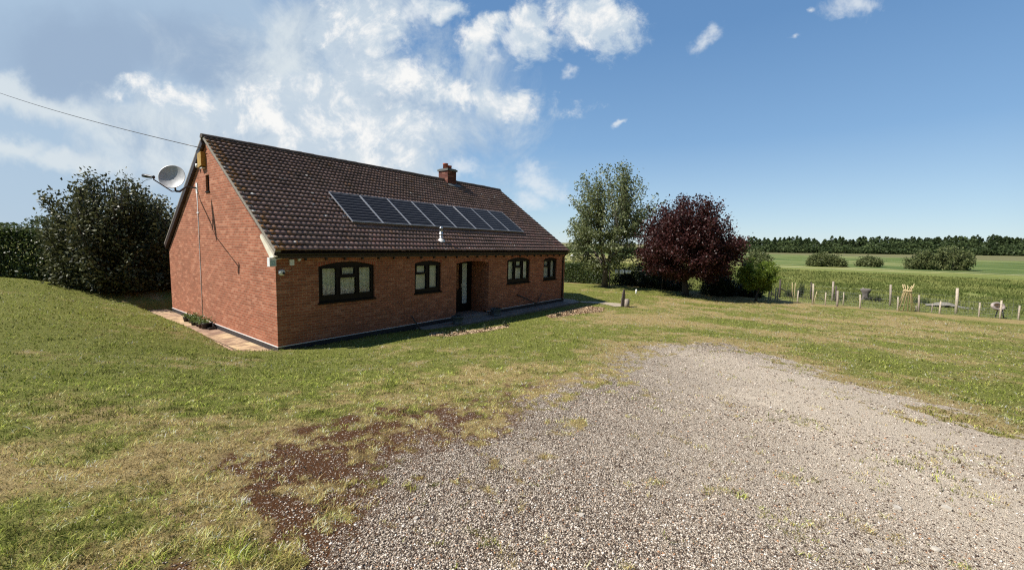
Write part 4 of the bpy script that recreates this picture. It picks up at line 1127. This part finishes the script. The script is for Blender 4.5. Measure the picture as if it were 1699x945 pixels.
def garment(px,py,wp_,hp_,label):
    dep=30.4-.0114*(px-1012); k_=dep/FPX; c0=Vector(at(px,py,dep)); N_=8; vs=[]
    for j in range(5):
        for i in range(N_+1):
            t=i/N_; u=(t-.5)*wp_*k_*(1-.18*j/4); vs.append(c0+Vector((BR[0],BR[1],0))*u+Vector((BF[0],BF[1],0))*(.03*math.sin(t*9+j*.7))+Vector((0,0,-hp_*k_*j/4)))
    fs=[(j*(N_+1)+i,j*(N_+1)+i+1,(j+1)*(N_+1)+i+1,(j+1)*(N_+1)+i) for j in range(4) for i in range(N_)]
    o=MB().add(vs,fs).build('hanging_garment',M['cloth'],None,True); m=o.modifiers.new('s','SOLIDIFY'); m.thickness=.01; tag(o,label,'clothing','washing on the line')
garment(1023,447.4,5,6,'narrow pale garment, leftmost on the washing line'); garment(1032,447.7,8,6.5,'pale blue white garment, middle one on the washing line'); garment(1042.5,448,10,5.5,'wide white garment, rightmost on the washing line')
bt=thing('bird_table','small white roofed bird table in the distance just right of the roof corner','bird table',tuple(xy(951,440,45)))
bz=Vector(at(951,425,45))-bt.location; kk=45/FPX
MB().tube([(0,0,-.1),(bz.x*0,0,bz.z-.25)],.05,8).build('post',M['darkwood'],bt); MB().box((-.18,-.18,bz.z-.25),(.18,.18,bz.z-.21)).build('tray',M['darkwood'],bt)
MB().add([(-.24,-.24,bz.z),(.24,-.24,bz.z),(.24,.24,bz.z),(-.24,.24,bz.z),(0,-.24,bz.z+.2),(0,.24,bz.z+.2)],[(0,4,5,3),(1,2,5,4),(0,1,4),(2,3,5),(0,3,2,1)]).build('roof',M['white'],bt)
for sx in (-.16,.16): MB().tube([(sx,0,bz.z-.22),(sx,0,bz.z+.02)],.02,6).build('upright',M['darkwood'],bt)

# ------------------------------------------------------------------ planters by the porch, leaning bars, pots by the gable, beds
def planter(px,py,label,s=1.):
    b_=on_plane(px,py,2,-.155); r=thing('planter',label,'planter',tuple(b_),0,'planters either side of the porch')
    MB().lathe([(0,0),(.17*s,0),(.19*s,.03),(.165*s,.05),(.225*s,.25*s),(.245*s,.27*s),(.245*s,.30*s),(.215*s,.30*s),(.2*s,.25*s),(0,.25*s)],24).build('bowl',M['planter'],r,True)
    MB().lathe([(.205*s,.262*s),(0,.275*s)],20).build('soil',M['soil'],r)
    n=60; c=np.c_[rng.normal(0,.08,n),rng.normal(0,.08,n),rng.uniform(.27,.36,n)*s]; leaf_mesh('foliage',c,.05,M['leaf_dark'],r,rng.uniform(0,1,n))
planter(759,537,'grey glazed planter left of the porch step',1.0); planter(823,523,'grey glazed planter right of the porch against the brick',1.0)
def bar(p,q_,label,r_=.02,mat='darkwood'):
    o=MB().tube([p,q_],r_,8).build('leaning_bar',M[mat],None,True); tag(o,label,'bar','bars leaning on the front wall')
P_=on_plane(683,524,1,-.05); Q_=on_plane(697,546,1,-.32); bar(P_,Q_,'dark wooden bar leaning on the wall under the window left of the porch',.025)
P_=on_plane(858,488.5,1,-.05); Q_=on_plane(891,503.5,1,-.28); bar(P_,Q_,'long dark bar sloping down to the right below the three light window',.03)
P_=on_plane(899,487,1,-.05); Q_=on_plane(890,503.5,1,-.26); bar(P_,Q_,'short thin bar crossing the foot of the long sloping bar',.018)
M['leaf_seed']=leaf_mat('seedling_leaf',(.06,.10,.025),(.20,.26,.08),.3,.3)
def pot(x,y,r_,h_,label,mat):
    o_=thing('plant_pot',label,'plant pot',(x,y,-.145),0,'potted plants by the gable wall')
    MB().lathe([(0,0),(r_*.78,0),(r_*.95,h_*.85),(r_*1.04,h_*.86),(r_*1.04,h_),(r_*.93,h_),(r_*.9,h_*.85),(0,h_*.85)],16).build('pot',mat,o_,True)
    MB().lathe([(r_*.9,h_*.86),(0,h_*.9)],14).build('soil',M['soil'],o_)
    n=90; c=np.c_[rng.normal(0,r_*.62,n),rng.normal(0,r_*.62,n),h_*.9+np.abs(rng.normal(.07,.055,n))]; leaf_mesh('foliage',c,.075*rng.uniform(.7,1.2,n),M['leaf_seed'],o_,np.clip(rng.normal(.5,.25,n),0,1),.5)
brown=principled('brown_pot',(.06,.028,.022),.6)
for (px,py,r_,h_,lb,mt) in [(310,533,.11,.17,'small black pot of seedlings, farthest of the pots by the gable',M['black']),(318,535,.10,.15,'small black pot second farthest along the gable wall',M['black']),(324,533.5,.10,.17,'black pot close against the gable wall behind the others',M['black']),(322,539,.09,.11,'lowest black pot in front of the row by the gable',M['black']),(331,541,.11,.16,'black pot in the middle of the group by the gable',M['black']),(334.5,543.5,.10,.13,'brown pot on the outer side of the group by the gable',brown),(343.5,544.5,.17,.20,'largest black pot, nearest end of the group by the gable',M['black']),(338,537,.10,.16,'black pot behind the largest pot against the gable wall',M['black'])]:
    b_=on_plane(px,py,2,-.145); b_[0]=min(b_[0],-.14); pot(b_[0],b_[1],r_,h_,lb,mt)
tr=on_plane(352,545,2,-.145); tr[0]=min(tr[0],-.15); o_=thing('seed_tray','low black seed tray beside the largest pot','tray',(tr[0],tr[1],-.144))
MB().box((-.10,-.17,0),(.10,.17,.055)).build('tray',M['black'],o_); MB().box((-.085,-.155,.0555),(.085,.155,.06)).build('soil',M['soil'],o_)
def seedling(px,py,label,h_=.16):
    b_=ground_at(px,py); r=thing('bedding_plant',label,'plant',tuple(b_),0,'small plants in the flower beds')
    n=55; c=np.c_[rng.normal(0,.075,n),rng.normal(0,.075,n),np.abs(rng.normal(.07,.06,n))]; leaf_mesh('foliage',c,.08*rng.uniform(.6,1.2,n),M['leaf_dark'],r,rng.uniform(0,1,n))
    MB().tube([(0,0,-.03),(0,0,.1)],.01,5).build('stem',M['dark_bark'],r)
for px,py,lb in [(742,556,'dark seedling at the left end of the near flower bed'),(764,551,'dark seedling second from the left in the near flower bed'),(805,546,'dark tuft near the middle of the near flower bed'),(838,541,'dark tuft at the right end of the near flower bed'),(926,524,'dark tuft at the left end of the far flower bed'),(946,519,'dark tuft in the middle of the far flower bed')]: seedling(px,py,lb)
# pale wood chips on the beds
def chip_bed(poly,n,label):
    lo=poly.min(0); hi=poly.max(0); p=rng.uniform(lo,hi,(n*6,2)); p=p[sdist(poly,p[:,0],p[:,1])<.02][:n]
    z=terrain(p[:,0],p[:,1])+.012
    N=len(p); a=rng.normal(size=(N,3))*np.array([1,1,.3]); a/=np.linalg.norm(a,axis=1)[:,None]; b=np.cross(a,rng.normal(size=(N,3))*.3+np.array([0,0,1])); b/=np.linalg.norm(b,axis=1)[:,None]
    s=rng.uniform(.02,.05,N); cen=np.c_[p,z]
    up=np.cross(a,b)*.006
    V=np.stack([cen-a*s[:,None],cen+b*s[:,None]*.45+up,cen+a*s[:,None],cen-b*s[:,None]*.45+up],1).reshape(-1,3)
    base=np.array([.55,.40,.24])*rng.uniform(.35,1.25,(N,1)); col=np.repeat(np.c_[base,np.ones(N)],4,0)
    o=np_mesh('wood_chips',V,np.arange(4*N),np.arange(N)*4,None,M['pebble'],col); tag(o,label,'wood chips',None,'stuff')
chip_bed(BEDS[0],900,'pale wood chips on the near flower bed'); chip_bed(BEDS[1],1500,'orange wood chips on the far flower bed')

# ------------------------------------------------------------------ grass blades
def sector(n, r0, r1, half=1.08):
    r=np.exp(rng.uniform(math.log(r0),math.log(r1),n)); a=YAW+rng.uniform(-half,half,n)
    return CAM[0]+r*np.sin(a), CAM[1]+r*np.cos(a), r
def grass(n, r0, r1, name, label, wide=1.0, tall=1.0):
    x,y,r=sector(n,r0,r1)
    clump=fbm(x*9,y*9,71,2); G,S,D,F=masks(x,y)
    inside=(x>-.86)&(x<15.4)&(y>-.0)&(y<10.4)
    patio=(x>-1.0+.0*y)&(x<.05)&(y>-.05)&(y<10.6)&(x>-.80-.02*y)
    pathm=((x>4.6)&(x<15.6)&(y>-.74))|(sdist(np.array(PP),x,y)<-.04)
    keep=~(inside|patio|pathm|(x>27.4))
    prob=masks.cover*(.50+.9*clump)
    keep&=rng.uniform(size=n)<prob
    x,y,r,D,clump,G=[q_[keep] for q_ in (x,y,r,D,clump,G)]
    N=len(x); z=terrain(x,y)-.004
    h=(.013+.036*clump**1.5)*rng.uniform(.4,1.5,N)*tall*(1+.45*sstep(.62,.72,fbm(x*1.7,y*1.7,97,3)))*(1-.3*D)
    h=np.where((rng.uniform(size=N)>.995)&(r<7),h*1.8,h)
    w=np.maximum(.0042,.00105*r)*rng.uniform(.7,1.3,N)*wide
    an=rng.uniform(0,2*PI,N); dx,dy=np.cos(an),np.sin(an)
    bend=rng.uniform(.3,1.9,N)*h; ba=an+PI/2+rng.normal(0,.5,N)
    bx,by=np.cos(ba)*bend,np.sin(ba)*bend
    P=np.c_[x,y,z]; wv=np.c_[dx*w*.5,dy*w*.5,np.zeros(N)]
    mid=P+np.c_[bx*.35,by*.35,h*.6]; tip=P+np.c_[bx,by,h]
    V=np.stack([P-wv,P+wv,mid+wv*.75,mid-wv*.75,tip],1).reshape(-1,3)
    b=np.arange(N)*5
    loops=np.stack([b,b+1,b+2,b+3,b+3,b+2,b+4],1).ravel(); starts=np.stack([np.arange(N)*7,np.arange(N)*7+4],1).ravel()
    u=rng.uniform(size=N); dry=np.clip(D+ .7*(fbm(x*6,y*6,15,2)-.5)+rng.normal(0,.24,N),0,1)[:,None]; dry=sstep(.25,.75,dry)
    g1=np.array([.085,.125,.016]); g2=np.array([.36,.40,.075]); s1=np.array([.33,.235,.075]); s2=np.array([.74,.58,.26])
    gr=g1+(g2-g1)*u[:,None]; sr=s1+(s2-s1)*u[:,None]
    lushc=sstep(.62,.72,fbm(x*1.7,y*1.7,97,3))[:,None]*(r<14)[:,None]; dry=dry*(1-.75*lushc); col=gr*(1-dry)+sr*dry; col=col*(1-.3*lushc)*np.exp(2.1*(vnoise(x*24,y*24,5)-.5)+1.2*(vnoise(x*9,y*9,6)-.5))[:,None]; col=np.clip(col*np.exp(rng.normal(0,.36,(N,1))*np.clip(9/r,.4,1)[:,None]),0,np.where(r>8,.42,.72)[:,None]); col=np.repeat(np.c_[col,np.ones(N)],5,0)
    o=np_mesh(name,V,loops,starts,None,M['grass'],col); tag(o,label,'grass',None,'stuff')
grass(330000,1.5,7.5,'grass','short dry lawn grass close by, round the gravel edge')
grass(230000,7.5,30,'grass','mown lawn grass farther off, round the bungalow',1.0,1.1)
# meadow tufts beyond the fence
def meadow(n):
    r=np.exp(rng.uniform(math.log(29),math.log(115),n)); a=YAW+rng.uniform(-.45,1.0,n)
    x=CAM[0]+r*np.sin(a); y=CAM[1]+r*np.cos(a); keep=(x>27.3)&(fbm(x*.35,y*.35,4,3)>.33)
    x,y,r=x[keep],y[keep],r[keep]; N=len(x); z=terrain(x,y)
    h=(.10+.25*fbm(x*.2,y*.1,6,3))*rng.uniform(.5,1.3,N)*sstep(28,40,x)+.05; w=np.maximum(.02,.0010*r)*rng.uniform(.6,1.5,N)
    an=rng.uniform(0,2*PI,N); P=np.c_[x,y,z-.02]; wv=np.c_[np.cos(an)*w,np.sin(an)*w,np.zeros(N)]
    tip=P+np.c_[rng.normal(0,.4,N)*h,rng.normal(0,.4,N)*h,h]
    V=np.stack([P-wv,P+wv,tip],1).reshape(-1,3)
    u=np.clip(fbm(x*.12,y*.3,17,4)*1.5-.25+rng.normal(0,.09,N),0,1)[:,None]
    col=np.array([.095,.130,.032])*(1-u)+np.array([.27,.275,.09])*u; col=np.repeat(np.c_[col,np.ones(N)],3,0)
    o=np_mesh('meadow_grass',V,np.arange(3*N),np.arange(N)*3,None,M['grass'],col); tag(o,'long green meadow grass in the field beyond the fence','grass',None,'stuff')
meadow(190000)

# ------------------------------------------------------------------ loose gravel stones
def gravel(n,r0,r1,name,label,smin,smax,scale_r):
    x,y,r=sector(n,r0,r1); G,S,D,F=masks(x,y)
    jit=fbm(x*14,y*14,19,3); p=np.clip(G*1.5-.35+(jit-.5)*1.4,0,1)+.22*np.clip(S,0,1)+.003*(D>.6)
    p*=1-.55*masks.sandy*sstep(.25,.55,fbm(x*1.1,y*1.1,77,4))
    keep=rng.uniform(size=n)<p; x,y,r=x[keep],y[keep],r[keep]; N=len(x)
    ico=np.array([(1,0,0),(-1,0,0),(0,1,0),(0,-1,0),(0,0,1),(0,0,-1)],float)
    F_=np.array([(0,2,4),(2,1,4),(1,3,4),(3,0,4),(2,0,5),(1,2,5),(3,1,5),(0,3,5)])
    s=(smin+(smax-smin)*rng.uniform(size=N)**3)*np.maximum(1,r*scale_r)
    sc=np.c_[s*rng.uniform(.8,1.4,N),s*rng.uniform(.6,1.,N),s*rng.uniform(.4,.75,N)]
    V=(ico[None]*(1+rng.normal(0,.2,(N,6,1)))+rng.normal(0,.18,(N,6,3)))*sc[:,None,:]
    a=rng.uniform(0,2*PI,N); c,s_=np.cos(a)[:,None],np.sin(a)[:,None]
    V=np.stack([V[...,0]*c-V[...,1]*s_,V[...,0]*s_+V[...,1]*c,V[...,2]],-1)
    z=terrain(x,y); V+=np.c_[x,y,z+sc[:,2]*.35][:,None,:]
    u=rng.uniform(size=N); base=np.where(u[:,None]<.36,np.array([.085,.058,.042]),np.where(u[:,None]<.60,np.array([.29,.225,.165]),np.where(u[:,None]<.94,np.array([.56,.475,.385]),np.array([.82,.74,.64]))))
    warm=(rng.uniform(size=N)>.97)[:,None]; base=np.where(warm,np.array([.45,.24,.13]),base)
    col=base*rng.uniform(.75,1.2,(N,1)); col=np.repeat(np.c_[col,np.ones(N)],6,0)
    loops=(F_[None]+6*np.arange(N)[:,None,None]).ravel()
    o=np_mesh(name,V.reshape(-1,3),loops,np.arange(N*8)*3,None,M['pebble'],col); tag(o,label,'gravel',None,'stuff')
gravel(280000,1.5,6.5,'gravel','loose grey and white gravel stones on the drive close by',.0036,.0105,.22)
gravel(60000,6.5,14,'gravel','loose pale gravel farther along the drive',.006,.014,.13)
# larger loose stones
for i,(px,py,s_,lb) in enumerate([(1487,843,.028,'pale loose stone, upper one at the right of the gravel'),(1570,844,.032,'flat pale stone farthest right on the gravel'),(1441,915,.024,'round white stone near the bottom right of the gravel'),(1553,912,.026,'pale stone low down at the right of the gravel'),(965,855,.022,'white stone alone on the gravel near the bottom middle'),(690,860,.018,'yellowish stone on the dark soil at the gravel edge'),(1620,798,.026,'pale stone on the upper right part of the gravel')]):
    b_=ground_at(px,py); bm=bmesh.new(); bmesh.ops.create_icosphere(bm,subdivisions=2,radius=s_)
    for v in bm.verts:
        n_=Vector((math.sin(v.co.x*70+i),math.sin(v.co.y*60+2*i),math.sin(v.co.z*80))); v.co+=n_*s_*.2; v.co.x=max(-s_*.8,min(v.co.x,s_*.7)); v.co.y=min(v.co.y,s_*.6); v.co.z=min(v.co.z,s_*.72)*.6; v.co.x*=1.25
    me=bpy.data.meshes.new('loose_stone'); bm.to_mesh(me); bm.free(); o=link_mesh('loose_stone',me,M['stone']); o.location=b_+Vector((0,0,s_*.25)); o.rotation_euler=(0,0,i*1.3); tag(o,lb,'stone','larger loose stones on the gravel')

# ------------------------------------------------------------------ camera
cd=bpy.data.cameras.new('camera'); cam=bpy.data.objects.new('camera',cd); C.objects.link(cam)
cd.sensor_width=36; cd.lens=36*FPX/1699; cd.clip_start=.05; cd.clip_end=8000
mw=Matrix((( BR[0],BU[0],-BF[0],CAM[0]),(BR[1],BU[1],-BF[1],CAM[1]),(BR[2],BU[2],-BF[2],CAM[2]),(0,0,0,1)))
cam.matrix_world=mw; scene.camera=cam

# ------------------------------------------------------------------ light
SUN=Vector((1,-.85,-1.55)).normalized()
sd=bpy.data.lights.new('sun','SUN'); sd.energy=5.0; sd.angle=math.radians(.53); sd.color=(1,.945,.86)
so=bpy.data.objects.new('sun',sd); C.objects.link(so); so.rotation_euler=SUN.to_track_quat('-Z','Y').to_euler(); so.location=(-20,20,40)
elev=math.asin(-SUN.z); azim=math.atan2(-SUN.x,-SUN.y)        # clockwise from +Y

w=bpy.data.worlds.new('World'); scene.world=w; w.use_nodes=True; nt=w.node_tree; nt.nodes.clear(); b=NB(nt)
sky=b.n('ShaderNodeTexSky',sky_type='NISHITA'); sky.sun_disc=False; sky.sun_elevation=elev; sky.sun_rotation=azim; sky.altitude=50; sky.air_density=1.0; sky.dust_density=.05; sky.ozone_density=2.5
SKY_STR=.125
# clouds live in world directions: a chart centred on one compass heading
H0=YAW
fh=(math.sin(H0),math.cos(H0),0); rh=(math.cos(H0),-math.sin(H0),0)
dirn=b.n('ShaderNodeTexCoord').outputs['Generated']
def dot(v): return b.n('ShaderNodeVectorMath',{0:dirn,1:v},operation='DOT_PRODUCT').outputs['Value']
fwd=dot(fh); fw=b.math('MAXIMUM',fwd,.05); u=b.math('DIVIDE',dot(rh),fw); v=b.math('DIVIDE',dot((0,0,1)),fw)
def uv(px,py):
    d=ray(px,py); f=d[0]*fh[0]+d[1]*fh[1]; return (d[0]*rh[0]+d[1]*rh[1])/f, d[2]/f
uvv=b.n('ShaderNodeCombineXYZ',{0:u,1:v,2:0.}).outputs[0]
warpn=b.n('ShaderNodeTexNoise',{'Vector':uvv,'Scale':5.,'Detail':5.,'Roughness':.6}).outputs['Color']
warp=b.n('ShaderNodeVectorMath',{0:b.n('ShaderNodeVectorMath',{0:warpn,1:(.5,.5,.5)},operation='SUBTRACT').outputs[0],'Scale':.16},operation='SCALE').outputs[0]
uw=b.n('ShaderNodeVectorMath',{0:uvv,1:warp},operation='ADD').outputs[0]
sw=b.n('ShaderNodeSeparateXYZ',{0:uw}); U,Vv=sw.outputs[0],sw.outputs[1]
def blob(px,py,rx,ry,rot=0,amp=1.):
    cu,cv=uv(px,py); ax=rx/FPX*1.0; ay=ry/FPX; c,s=math.cos(math.radians(rot)),math.sin(math.radians(rot))
    du=b.math('SUBTRACT',U,cu); dv=b.math('SUBTRACT',Vv,cv)
    a1=b.math('MULTIPLY_ADD',du,c/ax,b.math('MULTIPLY',dv,s/ax)); a2=b.math('MULTIPLY_ADD',du,-s/ay,b.math('MULTIPLY',dv,c/ay))
    d2=b.math('ADD',b.math('MULTIPLY',a1,a1),b.math('MULTIPLY',a2,a2))
    return b.math('MULTIPLY',b.math('SUBTRACT',1.,b.math('SQRT',d2)),amp)
def union(lst):
    o=lst[0]
    for q_ in lst[1:]: o=b.math('SMOOTH_MAX',o,q_,.12)
    return o
broad=union([blob(*q_) for q_ in [(600,170,330,170,-8),(330,230,260,100),(560,40,170,110)]])
A_br=b.math('MULTIPLY',b.ss(b.math('ADD',broad,b.math('MULTIPLY',b.math('SUBTRACT',b.noise(uvv,5.,9,.64,.6),.5),2.1)),-.02,.75),.92)
white=union([blob(*q_) for q_ in [(590,40,85,75),(640,125,120,50,-12),(800,163,150,30,-6),(540,150,75,50),(650,235,100,62),(450,190,130,60),(560,215,150,65),(975,28,95,55),(880,45,40,60,-20),(800,70,50,32,40),(745,8,45,22),(300,165,150,30,-8)]])
wisp=union([blob(*q_) for q_ in [(1165,60,40,22,30),(1420,8,75,30,10),(1348,20,14,9),(940,118,32,14,20),(845,75,25,30),(885,300,48,34),(905,312,55,26),(880,330,50,30),(765,288,45,26),(1013,210,18,7,20),(1320,72,20,8,20),(705,18,25,20),(815,108,25,12)]])
n_hi=b.noise(uvv,6.5,10,.68,.5); n_lo=b.noise(uvv,3.2,6,.55)
n_x=b.noise(uvv,24.,8,.62,.3)
dn=b.math('ADD',b.math('MULTIPLY',b.math('SUBTRACT',n_hi,.5),2.5),b.math('MULTIPLY',b.math('SUBTRACT',n_x,.5),1.0))
A_w=b.ss(b.math('ADD',white,dn),-.14,.60); A_k=b.math('MULTIPLY',b.ss(b.math('ADD',wisp,dn),.10,1.15),.72)
# broad grey-blue layer on the left
veil=union([blob(*q_) for q_ in [(180,60,420,150,-4),(100,260,380,170),(380,250,340,120),(-200,150,400,400)]])
A_v=b.ss(b.math('ADD',veil,b.math('MULTIPLY',b.math('SUBTRACT',n_lo,.5),.9)),-.15,.45)
dark=union([blob(*q_) for q_ in [(330,95,230,80,-6),(130,90,220,110)]])
A_d=b.ss(b.math('ADD',dark,b.math('MULTIPLY',b.math('SUBTRACT',n_lo,.5),.9)),.0,.7)
band=union([blob(*q_) for q_ in [(60,165,190,32,-14),(230,205,190,34,-8),(400,230,150,45,-10),(120,265,150,24,-4),(20,245,70,26),(480,60,50,60)]])
A_b=b.ss(b.math('ADD',band,b.math('MULTIPLY',b.math('SUBTRACT',b.noise(uvv,6.,8,.66,.6),.5),1.8)),-.1,.8)
K=1.0/SKY_STR
def kc(c): return tuple(x*K for x in c)
hs=b.n('ShaderNodeHueSaturation',{'Saturation':1.12,'Value':.98,'Color':sky.outputs[0]}); dz_=b.n('ShaderNodeSeparateXYZ',{0:dirn}).outputs[2]
haze_sky=b.ramp(dz_,[(0,(.35,.46,.54)),(.10,(.27,.39,.51)),(.22,(.16,.285,.455)),(.42,(.095,.20,.375)),(.8,(.07,.15,.31))])
hs2=b.n('ShaderNodeVectorMath',{0:haze_sky,'Scale':1.0/SKY_STR},operation='SCALE').outputs[0]
skyc=b.mix(.80,hs.outputs[0],hs2)
col=b.mix(b.math('MULTIPLY',A_v,.85),skyc,kc((.31,.40,.50)))
col=b.mix(b.math('MULTIPLY',A_d,.85),col,kc((.225,.305,.42)))
col=b.mix(b.math('MULTIPLY',A_b,.88),col,kc((.50,.55,.58)))
tn=b.math('ADD',b.math('MULTIPLY',b.noise(b.n('ShaderNodeVectorMath',{0:uvv,1:(.03,.035,0)},operation='ADD').outputs[0],8.,9,.66,.6),.65),b.math('MULTIPLY',n_x,.35))
tone=b.ss(b.math('ADD',tn,b.math('MULTIPLY',b.math('SUBTRACT',white,.4),.10)),.45,.63)
wc_=b.mix(tone,kc((.40,.47,.54)),kc((.67,.67,.66)))
col=b.mix(A_br,col,b.mix(b.ss(b.noise(uvv,4.5,9,.64,.5),.36,.64),kc((.30,.38,.475)),kc((.50,.55,.58))))
col=b.mix(A_w,col,wc_); col=b.mix(A_k,col,kc((.58,.61,.63)))
front_only=b.ss(fwd,.1,.3)
dim_sky=b.mix(.85,skyc,kc((.045,.060,.085)))
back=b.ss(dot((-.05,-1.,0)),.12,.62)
col=b.mix(front_only,skyc,col); col=b.mix(back,col,dim_sky)   # unseen sky behind the camera, darkened to cut fill on the front wall
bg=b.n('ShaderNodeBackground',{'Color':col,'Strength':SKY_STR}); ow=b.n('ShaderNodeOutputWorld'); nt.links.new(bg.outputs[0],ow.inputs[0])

# ------------------------------------------------------------------ render settings
vs_=scene.view_settings; vs_.view_transform='Standard'; vs_.look='None'; vs_.exposure=.5; vs_.gamma=1; vs_.use_curve_mapping=False
scene.render.engine='CYCLES'
cy=scene.cycles; cy.max_bounces=6; cy.diffuse_bounces=3; cy.glossy_bounces=3; cy.transmission_bounces=4; cy.transparent_max_bounces=10; cy.use_denoising=False; cy.filter_width=1.2; cy.use_adaptive_sampling=True; cy.volume_bounces=0; cy.adaptive_threshold=.015
